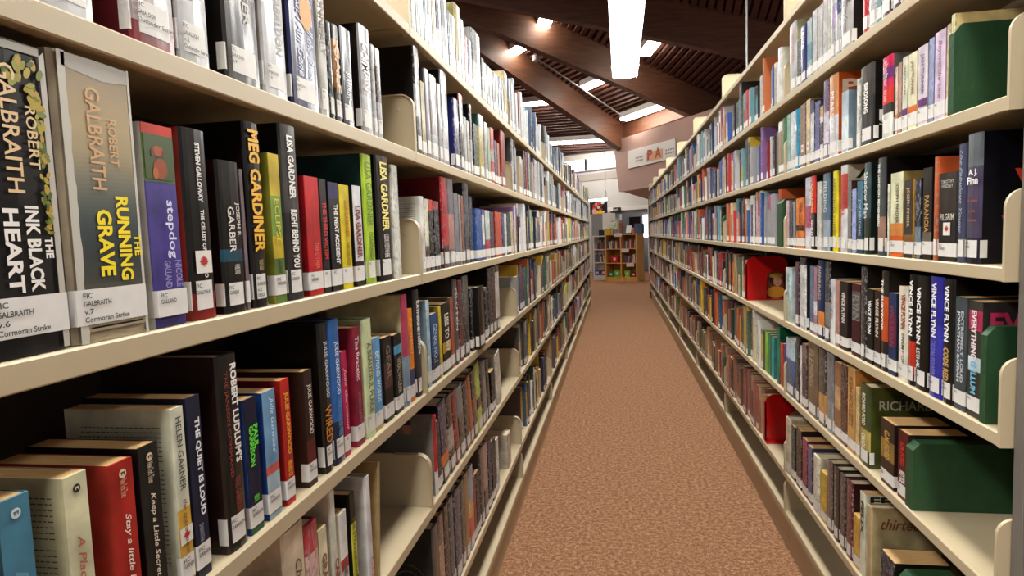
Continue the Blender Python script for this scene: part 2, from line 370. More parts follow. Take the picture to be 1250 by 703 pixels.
hc = thing('hanging_wire', 'thin looping black wire hanging before the far white wall', 'wire')
pts = [(-.22, 2.6), (-.22, 1.7), (-.24, 1.35), (-.19, 1.2), (-.23, 1.04)]
for a, b in zip(pts, pts[1:]): cyl('wire_run', onwall(a[0], a[1], -.3), onwall(b[0], b[1], -.3), .009, M['black'], hc, 6)

# ---------------------------------------------------------------- far bookcase group
def bookcase(root, wdt, dep, hgt, cols, rows, m, t=.03):
    for i in range(cols + 1):
        x = i * (wdt - t) / cols
        box('side_panel' if i in (0, cols) else 'divider', (x, x + t, 0, dep, 0 if i in (0, cols) else .1, hgt - t), m, root)
    box('top_panel', (0, wdt, -.005, dep, hgt - t, hgt), m, root); box('back_panel', (t, wdt - t, dep - .012, dep, .1, hgt - t), m, root)
    box('plinth', (t, wdt - t, .01, .03, 0, .1), m, root)
    for j in range(rows): box('shelf', (t, wdt - t, .005, dep - .012, .1 + j * (hgt - .1 - t) / rows, .1 + j * (hgt - .1 - t) / rows + .02), m, root)
bc_loc = (-.285, 16.85, 0); bang = math.atan2(-.75, .78) * .45
bc = thing('bookcase', 'low honey maple bookcase at the end of the aisle', 'bookcase', bc_loc, bang)
bookcase(bc, .86, .6, 1.235, 2, 3, M['maple'])
wsl = thing('bookcase', 'small white bookcase left of the maple bookcase', 'bookcase', (-.62, 17.55, 0), bang)
bookcase(wsl, .4, .3, 1.2, 1, 3, M['white'])
bc_m = Matrix.Translation(bc_loc) @ Matrix.Rotation(bang, 4, 'Z')
def small_books(origin, x0, x1, z, n, seed, grp, where):
    r = random.Random(seed); x = x0
    for k in range(n):
        t = (x1 - x0) / n * r.uniform(.6, .95); h = r.uniform(.15, .22)
        c = lin(r.choice(['b04a3c', 'c8b08c', '5c4a54', 'd8c8b8', '8c3c34', 'a89484', '4c5c6c']))
        o = box('book', (0, t, 0, .14, 0, h), M['art']); me = o.data
        at = me.color_attributes.new('Col', 'FLOAT_COLOR', 'CORNER'); at.data.foreach_set('color', [c[0], c[1], c[2], 1] * len(me.loops))
        o.matrix_world = origin @ Matrix.Translation((x, .04 + r.random() * .03, z)) @ Matrix.Rotation(math.radians(r.uniform(-6, 6)), 4, 'Y')
        tag(o, 'thin book %s, %s from left' % (where, ordinal(k + 1)), 'book', grp); x += (x1 - x0) / n
st = (1.235 - .13) / 3
small_books(bc_m, .05, .4, .12 + 2 * st, 8, 1, 'books in the maple bookcase', 'in top left cell of maple bookcase')
small_books(bc_m, .46, .8, .12 + 2 * st, 9, 2, 'books in the maple bookcase', 'in top right cell of maple bookcase')
small_books(bc_m, .46, .8, .12 + st, 8, 3, 'books in the maple bookcase', 'in middle right cell of maple bookcase')
ws_m = Matrix.Translation((-.62, 17.55, 0)) @ Matrix.Rotation(bang, 4, 'Z')
small_books(ws_m, .06, .33, .12 + 2 * .357, 6, 4, 'books in the white bookcase', 'on top shelf of white bookcase')
small_books(ws_m, .06, .33, .12 + .357, 6, 5, 'books in the white bookcase', 'on middle shelf of white bookcase')
def bin_box(x, z, wd_, h, col, label, org=bc_m):
    root = thing('storage_bin', label, 'bin'); root.matrix_world = org @ Matrix.Translation((x, .03, z))
    V, F = [], []
    a, b, t = wd_ / 2, wd_ / 2 * .85, .008
    for (s, zz) in ((b, 0), (a, h), (a - t, h), (b - t, t)):
        V += [(-s, 0 + (a - s), zz), (s, (a - s), zz), (s, 2 * a * .9 - (a - s), zz), (-s, 2 * a * .9 - (a - s), zz)]
    F = [(3, 2, 1, 0), (12, 13, 14, 15)]
    for l in range(3):
        for i in range(4): j = (i + 1) % 4; F.append((l * 4 + i, l * 4 + j, l * 4 + 4 + j, l * 4 + 4 + i))
    mm = mat('bin_plastic_' + col, .35, col); mesh('body', V, F, mm, None, root)
    box('bin_label', (-.03, .03, -.004, .002, h * .35, h * .7), M['sticker'], root)
bin_box(.25, .12 + st, .22, .19, 'c8141c', 'red plastic bin in the maple bookcase')
bin_box(.14, .12, .15, .13, '3c7c2c', 'dark green bin, bottom left of maple bookcase')
bin_box(.31, .12, .16, .17, '6cb02c', 'lime green bin beside the dark green bin')
bin_box(.58, .12, .15, .16, '8cc03c', 'yellow green bin in bottom right cell')
bin_box(.75, .12, .13, .12, '8c1420', 'dark red bin in bottom right corner cell')
bin_box(.1, .12, .13, .15, '2c5ca0', 'blue bin on bottom shelf of white bookcase', ws_m)
bin_box(.28, .12, .13, .15, 'b02838', 'crimson bin on bottom shelf of white bookcase', ws_m)
for x, z, lab in ((.27, 1.235 - .01, 'white sign card hanging from top of maple bookcase'), (.45, .12 + 2 * st - .04, 'white sign card on upper shelf edge of bookcase'), (.58, .12 + st - .04, 'white sign card on lower shelf edge of bookcase')):
    o = box('sign_card', (x, x + .2, -.012, -.006, z - .06, z + .03), M['sticker']); o.matrix_world = bc_m; tag(o, lab, 'sign')
# things on top of the bookcase
pl_ = thing('potted_plant', 'small leafy green plant on top of the maple bookcase', 'plant'); pl_.matrix_world = bc_m @ Matrix.Translation((.2, .25, 1.235))
cyl('pot', (0, 0, 0), (0, 0, .12), .07, M['grey'], pl_, 16)
rnd = random.Random(9)
for k in range(46):
    a = rnd.random() * 6.28; rr = rnd.random() * .13; zz = .14 + rnd.random() * .2; s = .05 + rnd.random() * .05
    d = Vector((math.cos(a), math.sin(a), rnd.uniform(-.4, .7))).normalized(); sd = d.cross(Vector((0, 0, 1))).normalized() * s * .5
    p = Vector((math.cos(a) * rr, math.sin(a) * rr, zz))
    mesh('leaf', [p, p + d * s * .5 + sd, p + d * s * 1.3, p + d * s * .5 - sd, p + d * s * .5 + Vector((0, 0, .006))], [(0, 1, 4), (1, 2, 4), (2, 3, 4), (3, 0, 4)], M['leafgreen'], None, pl_)
def toy(x, y, w_, d_, h_, m_, name, label, cat, parts):
    root = thing(name, label, cat); root.matrix_world = bc_m @ Matrix.Translation((x, y, 1.235))
    for nm, b_, mm in parts: box(nm, b_, mm, root)
yel = mat('yellow_board', .5, 'd8b81c'); tan_ = mat('tan_card', .6, 'c09c84')
toy(0, 0, 0, 0, 0, yel, 'gift_box', 'small yellow box at left end of bookcase top', 'box', [('body', (0, .13, .05, .17, 0, .13), yel), ('lid', (-.005, .135, .045, .175, .13, .15), yel)])
toy(.36, .1, 0, 0, 0, tan_, 'ornament', 'tall reddish ornament behind the plant', 'ornament', [('body', (0, .08, 0, .08, 0, .28), mat('terracotta', .6, '8c5444')), ('head', (.01, .07, .01, .07, .28, .35), mat('terracotta_pale', .6, 'a87464'))])
root = thing('tablet_stand', 'white screened tablet in black frame on bookcase top', 'tablet'); root.matrix_world = bc_m @ Matrix.Translation((.54, .06, 1.235)) @ Matrix.Rotation(math.radians(-20), 4, 'X')
box('frame', (0, .17, 0, .012, 0, .24), M['black'], root); box('screen', (.015, .155, -.003, 0, .02, .22), mat('paper_screen', .4, 'dcdcd8'), root)
toy(.44, .14, 0, 0, 0, tan_, 'display_card', 'grey display card leaning beside the tablet', 'card', [('card', (0, .13, 0, .01, 0, .2), mat('blue_grey_card', .5, '6c7484')), ('foot', (.03, .1, .01, .06, 0, .01), M['grey'])])
toy(.77, .1, 0, 0, 0, tan_, 'book_box', 'blue and violet boxed books at right end of bookcase top', 'box', [('box_side', (0, .09, 0, .2, 0, .25), mat('violet_card', .5, '5c4c7c')), ('box_front', (.09, .2, 0, .2, 0, .24), mat('teal_card', .5, '3c5c6c'))])
toy(.7, .12, 0, 0, 0, tan_, 'small_figure', 'small orange figure beside the boxed books', 'ornament', [('body', (0, .05, 0, .05, 0, .1), mat('orange_card', .5, 'c87c5c')), ('head', (.01, .04, .01, .04, .1, .15), mat('peach_card', .5, 'd8a48c'))])
toy(-.2, .42, 0, 0, 0, tan_, 'monitor', 'black screen above the white bookcase', 'screen', [('screen', (-.2, -.05, .2, .23, -.15, .12), M['black']), ('stand', (-.14, -.1, .2, .24, -.25, -.15), M['black'])])
# ---------------------------------------------------------------- steel shelving
XL, XR, BAY = .4492, .6366, 1.4076
SH = {'A': 1.771, 'B': 1.488, 'C': 1.206, 'D': .923, 'E': .643, 'F': .327, 'G': .166, 'Z': 2.054}
LIP, DEP = .0246, .245
def shelf_mesh():
    V, F = [], []
    prof = [(0, -.002), (.002, 0), (DEP, 0), (DEP, -.006), (.006, -.006), (.006, -.0225), (.016, -.0225), (.016, -LIP), (.0015, -LIP), (0, -LIP + .0015)]
    extr(prof, .0036, BAY - .0036, 'y', V, F); return V, F
def bracket_mesh():
    V, F = [], []; r = .03; h = .13
    pts = [(-.0005, -LIP), (.022, -LIP), (.028, -.004), (DEP, -.004), (DEP, h)]
    pts += [(r - .0005 - r * math.sin(a), h - r + r * math.cos(a)) for a in [PI / 2 * i / 7 for i in range(8)]]
    pts = [(x, z) for x, z in pts]
    n = len(V); k = len(pts); extr(pts, 0, .0026, 'y', V, F)
    V = [(x, y, z) for (x, y, z) in V]
    out = [(-.0005, -LIP)] + [(r - .0005 - r * math.sin(PI / 2 - a), h - r + r * math.cos(PI / 2 - a)) for a in [PI / 2 * i / 6 for i in range(7)]] + [(.09, h)]
    ri = r - .0026; inn = [(.0021, -LIP)] + [(r - .0005 - ri * math.sin(PI / 2 - a), h - r + ri * math.cos(PI / 2 - a)) for a in [PI / 2 * i / 6 for i in range(7)]] + [(.09, h - .0026)]
    extr(out + inn[::-1], .002, .0075, 'y', V, F)           # folded front rim
    # punched dimple near the front corner, both faces
    for y, s in ((-.0012, -1), (.0038, 1)):
        c = len(V); V.append((.038, y, h - .034)); V += [(.038 + .006 * math.cos(6.283 * i / 10), y - s * .0012, h - .034 + .006 * math.sin(6.283 * i / 10)) for i in range(10)]
        F += [(c, c + 1 + i, c + 1 + (i + 1) % 10) for i in range(10)]
    return V, F
def fix_extr_y(V): return V
MS = {}
def proto(name, VF, m, smooth=False):
    me = D.meshes.new(name); me.from_pydata([tuple(v) for v in VF[0]], [], VF[1]); me.materials.append(m); me.update(); MS[name] = me
proto('shelf', shelf_mesh(), M['steel']); proto('bracket', bracket_mesh(), M['steel'])
for nm, b_, m_ in (('back_panel', (DEP + .02, DEP + .024, 0, BAY, .1, 1.79), M['back']), ('kick_plate', (.02, .026, .001, BAY - .001, 0, .145), M['steel']), ('post', (DEP, DEP + .018, 0, .03, 0, 1.95), M['steel']), ('foot', (.034, DEP, -.01, .01, 0, .14), M['steel'])):
    V, F = [], []; boxv(*b_, V, F); proto(nm, (V, F), m_)
proto('tall_post', (lambda V, F: (boxv(DEP, DEP + .018, 0, .03, 0, 2.2, V, F), (V, F))[1])([], []), M['steel'])
def bay(side, n, z0, last=False):
    lft = side == 'L'
    where = ('left' if lft else 'right')
    pos = {'L': ['nearest', 'second', 'third', 'fourth', 'fifth', 'sixth', 'seventh', 'farthest'], 'R': ['', 'nearest', 'second', 'third', 'fourth', 'fifth', 'sixth', 'seventh', 'farthest']}[side][n]
    root = thing('shelving_bay', '%s beige steel bookshelf bay on the %s of the aisle' % (pos, where), 'bookshelf',
                 (-XL, z0 + BAY, 0) if lft else (XR, z0, 0), PI if lft else 0, '%s range of beige steel shelving bays' % where)
    for s in 'ABCDEFG' + ('' if lft else 'Z'):
        sh = link('shelf', MS['shelf'], root, (0, 0, SH[s]))
        for y, q in ((.0005, 1), (BAY - .0005, -1)): link('bracket', MS['bracket'], sh, (0, y, 0), scale=(1, q, 1))
    link('back_panel', MS['back_panel'], root); link('kick_plate', MS['kick_plate'], root)  # bay back panel: dark sheet added for the shade behind the books
    link('post', MS['post' if lft else 'tall_post'], root, (0, BAY - .031 if lft else .001, 0)); link('foot', MS['foot'], root, (0, BAY / 2, 0))
    return root
LZ = [.0266 + BAY * i for i in range(8)]; RZ = [-.2342 + BAY * i for i in range(9)]
for i in range(8): lb = bay('L', i, LZ[i])
for i in range(1, 9): rb = bay('R', i, RZ[i])
RZ.append(RZ[8] + BAY)
ep = tag(box('end_panel', (-1.02, -.452, LZ[7] + BAY + .002, LZ[7] + BAY + .03, 0, 2.08), M['steel']), 'beige steel end panel closing the far end of left shelves', 'panel')
# the right range ends in a last wider bay closed by a brown wooden panel
ep = tag(box('end_panel', (XR - .012, XR + .58, RZ[8] + BAY + .002, RZ[8] + BAY + .04, 0, 1.96), M['wood_end']), 'brown wooden end panel closing the far end of right shelves', 'panel')
np_ = thing('shelf_end_frame', 'grey steel upright frame at the near end of right shelves', 'shelf frame', (XR, RZ[1], 0))
box('front_post', (.0195, .036, -.03, -.002, 0, 2.3), M['grey_steel'], np_, bev=.002); box('side_sheet', (.036, .5, -.022, -.006, 0, 2.3), M['grey_steel'], np_)
# ---------------------------------------------------------------- books
def dk(c, f): return tuple(v * f for v in c)
def cover_geo(T, h, dep, hard, bands, sidec, cap=.6):
    base = lin(bands[0][0]); lv = sorted({0.0, 1.0, *[v for b in bands[1:] for v in b[1:3]]})
    def colour(v):
        c = base
        for b in bands[1:]:
            if b[1] <= v <= b[2]: c = lin(b[0])
        return tuple(min(cap, q) for q in c)
    b = .0028 if hard else .0007; bl = .0022 if hard else .0003
    us = [0, .05, .18, .5, .82, .95, 1] if hard else [0, .03, .97, 1]
    sp = [((.003 if (u in (0, 1) and hard) else 0) - bl * (1 - (2 * u - 1) ** 2) * 1.0 if hard else (.0006 if u in (0, 1) else 0), T * u) for u in us]
    ring = [(dep, 0)] + sp + [(dep, T), (dep, T - b), (b + .002, T - b), (b + .002, b), (dep, b)]
    k = len(ring); ns = len(sp); V, F, Cc = [], [], []
    for v in lv: V += [(x, y, v * h) for x, y in ring]
    sc_ = tuple(min(cap, q) for q in lin(sidec))
    for l in range(len(lv) - 1):
        for i in range(k):
            j = (i + 1) % k; F.append((l * k + i, l * k + j, l * k + k + j, l * k + k + i))
            if 1 <= i < ns: c = colour((lv[l] + lv[l + 1]) / 2)
            elif i in (0, ns): c = sc_
            else: c = dk(sc_, .8)
            Cc.append(c)
    n = (len(lv) - 1) * k
    F.append(tuple(n + i for i in range(k))); Cc.append(colour(1)); F.append(tuple(range(k))[::-1]); Cc.append(colour(0))
    prof = sp
    return V, F, Cc, prof, b
def quad_on(pts): return pts
leafp = [(0, 1), (.12, .72), (.32, .82), (.26, .5), (.62, .62), (.52, .36), (.9, .3), (.5, .05), (.55, -.1), (.06, -.14), (.04, -.45), (-.04, -.45), (-.06, -.14), (-.55, -.1), (-.5, .05), (-.9, .3), (-.52, .36), (-.62, .62), (-.26, .5), (-.32, .82), (-.12, .72)]
ROWN = {'L0': dict(B='top', C='second', D='third', E='lowest'), 'L1': dict(A='top', B='second', C='third', D='fourth', E='fifth', F='sixth')}
ROWN['R1'] = ROWN['L1']; BAYN = {'L0': 'nearest left bay', 'L1': 'second left bay', 'R1': 'nearest right bay'}
GRP = {}
def ellipse(cx, cz, rx, rz, x, n=10, rot=0):
    return [(x, cx + rx * math.cos(6.283 * i / n) * math.cos(rot) - rz * math.sin(6.283 * i / n) * math.sin(rot), cz + rx * math.cos(6.283 * i / n) * math.sin(rot) + rz * math.sin(6.283 * i / n) * math.cos(rot)) for i in range(n)]
def art(name, polys, root):
    V, F, Cc = [], [], []
    for pts, c in polys:
        n = len(V); V += pts; F.append(tuple(range(n, n + len(pts)))); Cc.append(lin(c))
    return mesh(name, V, F, M['art'], Cc, root)
def make_book(rec):
    side, s, nb, n, z0, z1, h, sb, kind, spine, sidec, desc, texts, o = rec
    T = z1 - z0 - .0012; lft = side == 'L'; hard = kind == 'h'; sl = side + str(nb)
    rnd = random.Random(hash_(rec[:5])); dep = float(o.get('d', 0)) / 100 or (rnd.uniform(.15, .17) if hard and h > .2 else rnd.uniform(.105, .125) if h < .19 else rnd.uniform(.13, .15))
    if o.get('d') is None and s in 'DEF' and not hard: dep = .125
    lab = '%s, %s book in %s row, %s' % (desc, ordinal(n), ROWN[sl][s], BAYN[sl])
    lean = math.radians(float(o.get('lean', 0)))
    root = thing('book', lab, 'book', (0, 0, 0), 0, 'books in the %s row of the %s' % (ROWN[sl][s], BAYN[sl]))
    x = (-XL - sb) if lft else XR + sb; zf = SH[s] + .0006 + T * math.sin(abs(lean))
    root.location = (x, z1 if lft else z0, zf); root.rotation_euler = (-lean if lft else lean, 0, PI if lft else 0)
    if lft and lean: root.matrix_world = Matrix.Translation(root.location) @ Matrix.Rotation(PI, 4, 'Z') @ Matrix.Rotation(-lean, 4, 'X')
    bands = []
    for q in spine.split(';'):
        if '@' in q: c, r = q.split('@'); a, b = r.split('-'); bands.append((c, float(a), float(b)))
        else: bands.append((q,))
    if len(bands) == 1 and hard is False and T > .015: bands.append((bands[0][0], .0, .01))
    V, F, Cc, prof, b = cover_geo(T, h, dep, hard, bands, sidec, .4 if (s in 'AB' and (s == 'A' or lft)) else .6)  # uppermost rows get darker colours to offset the lamp glare
    pk = ('jacket' if hard else 'paperback') if texts.strip() or T < .008 or o.get('art') or sidec[:2] in ('bc', 'cf') else ('jacket_print' if hard else 'paper_print')
    mesh('cover', V, F, M[pk], Cc, root)
    g = .004 if hard else .0006
    pm = M['pages_white'] if hard else (M['pages_tan'] if s in 'DEF' or rnd.random() < .5 else M['pages_white'])
    box('page_block', (b + .0021, dep - (.003 if hard else .0005), b + .0001, T - b - .0001, g * .6, h - g), pm, root)
    near = T if lft else 0.0; sg = 1 if lft else -1           # the side facing the near end of the aisle
    def bx_(u): # spine surface x at fraction u
        for (x0, y0), (x1, y1) in zip(prof, prof[1:]):
            if y0 <= u * T <= y1 + 1e-9: return x0 + (x1 - x0) * ((u * T - y0) / max(1e-6, y1 - y0))
        return 0
    if not o.get('nolab'):
        zl, zh = (.0195, .0515) if o.get('labw') else (.011, .043 if hard else .038)
        if h < .19: zl, zh = .009, .036
        if o.get('labw'): zl, zh = .016, .047
        pr = [(-.0036 if o.get('art') else bx_(u) - .0005, u * T) for u in (.02, .2, .5, .8, .98)]
        wr = [(.012 if T > .02 else .006, near + sg * .0005), (.001, near + sg * .0005)]
        pr = pr + wr[::-1] if lft else wr + pr
        V = [(a, b2, z) for z in (zl, zh) for a, b2 in pr]; k = len(pr)
        st_ = mesh('call_number_label', V, [(i + 1, i, k + i, k + i + 1) for i in range(k - 1)], M['sticker'], None, root); st_['label'] = 'white call number label'
        lines = o.get('lab', '').split('/')
        if T > .019 and lines[0]:
            hh_ = (zh - zl)
            for i, t_ in enumerate(lines):
                wd_ = min(T * .8, .0052 * len(t_) * .62 * (1.15 if o.get('labw') else 1)); lh = .0044 if len(lines) > 1 else .005
                if o.get('labw'): lh, wd_ = .0046, min(T * .62, .0034 * len(t_))
                lh = min(lh, wd_ / len(t_) * 2.0); org = (-.0044 if o.get('art') else bx_(.5) - .0012, T * .9, zh - .0075 - i * (hh_ - .003) / max(4, len(lines)))
                lettering('label_lettering', t_, '1c1c1c', org, (0, -1, 0), (0, 0, 1), wd_, lh, root)
    for q in texts.split('&'):
        q = q.strip()
        if not q: continue
        f = q.split('/')
        if q.startswith('S:'):
            s_, col, x0, x1, v, hm = f[0][2:], f[1], float(f[2]), float(f[3]), float(f[4]), float(f[5]); stl = f[6] if len(f) > 6 else ''
            lettering('cover_lettering', s_, col, (x0 + .003, near + sg * .0006, h * (1 - v) - hm / 2), (1, 0, 0) if not lft else (-1, 0, 0), (0, 0, 1), x1 - x0, hm, root, stl)
        elif q.startswith('H:'):
            s_, col, v, hf = f[0][2:], f[1], float(f[2]), float(f[3]); stl = f[4] if len(f) > 4 else ''
            wd_ = T * .78; lh = min(T * hf, h * .1); wd_ = min(wd_, lh * text_mesh(s_, stl)['asp'] * 1.2)
            lettering('title_lettering', s_, col, (-.0032 if hard else -.0009, T * .5 + wd_ / 2, h * (1 - v) - lh), (0, -1, 0), (0, 0, 1), wd_, lh, root, stl)
        else:
            s_, col, v0, v1, u, hf = f[0], f[1], float(f[2]), float(f[3]), float(f[4]), float(f[5]); stl = f[6] if len(f) > 6 else ''
            lh = T * hf
            if not o.get('nolab'): v1 = min(v1, 1 - (.05 if o.get('labw') else .046 if hard else .04) / h)
            lettering('title_lettering', s_, col, (-.0042 if o.get('art') else bx_(1 - u) - .0011, T * (1 - u) + lh / 2, h * (1 - v0)), (0, 0, -1), (0, -1, 0), h * (v1 - v0), lh, root, stl)
    xf = -.0031 if hard else -.0009
    if o.get('leaf') in ('1', '2'):
        r_ = min(T * .42, .012); cz = .05 + r_ * 1.1 if h < .25 else .055; cy = T * .5; big = o.get('leaf') == '2'
        art('leaf_sticker', [([(xf, cy - r_ * 1.15, cz - r_), (xf, cy + r_ * 1.15, cz - r_), (xf, cy + r_ * 1.15, cz + r_ * 1.1), (xf, cy - r_ * 1.15, cz + r_ * 1.1)], 'ded8d0' if not big else '8c2c24' if False else 'ded8d0'),
            ([(xf - .0004, cy + a * r_ * .8, cz + c * r_ * .8 - r_ * .1) for a, c in leafp], 'b0241c')], root)
    if o.get('badge'): art('badge', [(ellipse(T * .42, h * .6 - .0, T * .22, T * .3, xf, 16), 'd08a28')], root)
    if o.get('wlogo'):
        dkc = {'1': ('c8d0d0', '3f7186'), '2': ('1c1a18', 'cfc9a4'), '3': ('d8c8a8', '3c1c14')}[o['wlogo']]
        art('publisher_emblem', [(ellipse(T * .5, h * .93, T * .16, T * .16, xf, 14), dkc[0]), ([(xf - .0003, T * .5 + a * T * .1, h * .93 + c * T * .08) for a, c in ((1, .8), (.6, -.9), (.2, .2), (-.2, .2), (-.6, -.9), (-1, .8), (-.5, .2), (0, -.2), (.5, .2))][:6], dkc[1])], root)
    a_ = o.get('art'); r = random.Random(5)
    if a_ == 'leaves':
        P = [([(xf, T * .03, .002), (xf, T * .11, .002), (xf, T * .1, h * .97), (xf, T * .03, h * .99)], 'b5b0a4'), ([(xf, .1 * T, h * .97), (xf, T * .97, h * .965), (xf, T * .97, h * .99), (xf, .1 * T, h * .995)], 'a8a498')]
        for k in range(95):
            v = r.random() ** 1.4; cy = T * (.12 + (.55 if v < .12 else .16) * r.random() * (1 - v * .5)); cz = h * (.94 - .55 * v); q = T * (.05 + .04 * r.random()) * (1 - .5 * v)
            P.append((ellipse(cy, cz, q, q * .55, xf - .0003 - k * .00001, 8, r.random() * 3), r.choice(['6c7424', '8c8c2c', 'a89428', '4c5c1c', 'b08a2c'])))
        art('leaf_print', P, root)
    if a_ == 'grave':
        P = []; stops = ['8c7c60', 'a08c6a', 'a8956e', '9c8c6a', '74705c', '4c524c', '2f3a3a', '283032', '3c3c34', '7c6c54', '9c8c74']
        n_ = 60
        for i in range(n_):
            q = i / n_ * (len(stops) - 1); a0, a1 = stops[int(q)], stops[int(q) + 1]; q -= int(q)
            c = ''.join('%02x' % round(int(a0[k:k + 2], 16) * (1 - q) + int(a1[k:k + 2], 16) * q) for k in (0, 2, 4))
            z1_, z0_ = h * (.955 - i * .0153), h * (.955 - (i + 1) * .0153)
            P.append(([(xf, T * .06, z0_), (xf, T * .86, z0_), (xf, T * .86, z1_), (xf, T * .06, z1_)], c))
        for i in range(6): P.append(([(xf, T * .1, .008 + i * .004), (xf, T * .82, .008 + i * .004), (xf, T * .82, .0095 + i * .004), (xf, T * .1, .0095 + i * .004)], '5c4c3c'))
        n0 = 24; edge = [(xf - .0002, T * (.95), h * i / n0) for i in range(n0 + 1)] + [(xf - .0002, T * (.84 + .025 * r.random()), h * (1 - i / n0)) for i in range(n0 + 1)]
        P.append((edge, 'b8b4a8')); P.append(([(xf - .0002, T * .02, 0), (xf - .0002, T * .06, 0), (xf - .0002, T * .055, h), (xf - .0002, T * .02, h)], 'c0bcb0'))
        P.append(([(xf - .0002, T * .05, h * .945), (xf - .0002, T * .4, h * .93), (xf - .0002, T * .9, h * .95), (xf - .0002, T * .9, h * .995), (xf - .0002, T * .05, h * .995)], 'a8a498'))
        art('jacket_print', P, root)
    if a_ == 'dog':
        art('dog_picture', [([(xf, T * .04, h * .73), (xf, T * .96, h * .73), (xf, T * .96, h * .95), (xf, T * .04, h * .95)], '3a4c20'), (ellipse(T * .5, h * .785, T * .22, h * .052, xf - .0003, 12), '8c3c14'), (ellipse(T * .66, h * .76, T * .09, h * .03, xf - .0004, 8), 'a8581c'),
            (ellipse(T * .55, h * .87, T * .17, h * .026, xf - .0005, 12), '9c4c1c'), (ellipse(T * .72, h * .86, T * .06, h * .02, xf - .0006, 8), '6c2c10'), (ellipse(T * .4, h * .86, T * .05, h * .018, xf - .0006, 8), '6c2c10')], root)
    if a_ == 'man':
        y_ = near + sg * .0006; q = lambda pts, k: [(a, y_ + sg * k, b2) for a, b2 in pts]
        el = lambda cx, cz, rx, rz: [(cx + rx * math.cos(i * .63), cz + rz * math.sin(i * .63)) for i in range(10)]
        art('cover_photo', [(q([(.02, .07), (.12, .07), (.115, .14), (.09, .155), (.05, .155), (.025, .14)], .0001), '6c6c64'), (q(el(.07, .172, .012, .017), .0003), 'a87c64'), (q([(.058, .18), (.082, .18), (.08, .192), (.06, .192)], .0004), '2c241f')], root)
    if a_ == 'circle':
        y_ = near + sg * .0006; P = []
        for R_, cx, cz in ((.05, .07, .11), (.034, .07, .11), (.06, .1, .05)):
            n_ = 20
            for i in range(n_):
                a1, a2 = 6.283 * i / n_, 6.283 * (i + 1) / n_
                P.append(([(cx + R_ * math.cos(a1), y_, cz + R_ * math.sin(a1)), (cx + R_ * math.cos(a2), y_, cz + R_ * math.sin(a2)), (cx + (R_ + .001) * math.cos(a2), y_, cz + (R_ + .001) * math.sin(a2)), (cx + (R_ + .001) * math.cos(a1), y_, cz + (R_ + .001) * math.sin(a1))], '8c8878'))
        art('cover_circles', P, root)
    if o.get('blurb') == '1':
        P = []; y_ = near + sg * .0006; c = '4a463c' if sum(lin(sidec)) > .6 else 'b0a090'
        for i in range(30):
            if i % 9 == 8: continue
            z_ = h * .9 - i * .005; xx = .012
            while xx < dep * .85:
                l_ = r.uniform(.002, .006); P.append(([(xx, y_, z_), (xx + l_, y_, z_), (xx + l_, y_, z_ + .001), (xx, y_, z_ + .001)], c)); xx += l_ + .0013
        art('blurb_lines', P, root)
    return root
def hash_(t): return sum((i + 3) * (int(v * 10000) if isinstance(v, float) else (ord(v[0]) if isinstance(v, str) else v)) for i, v in enumerate(t))
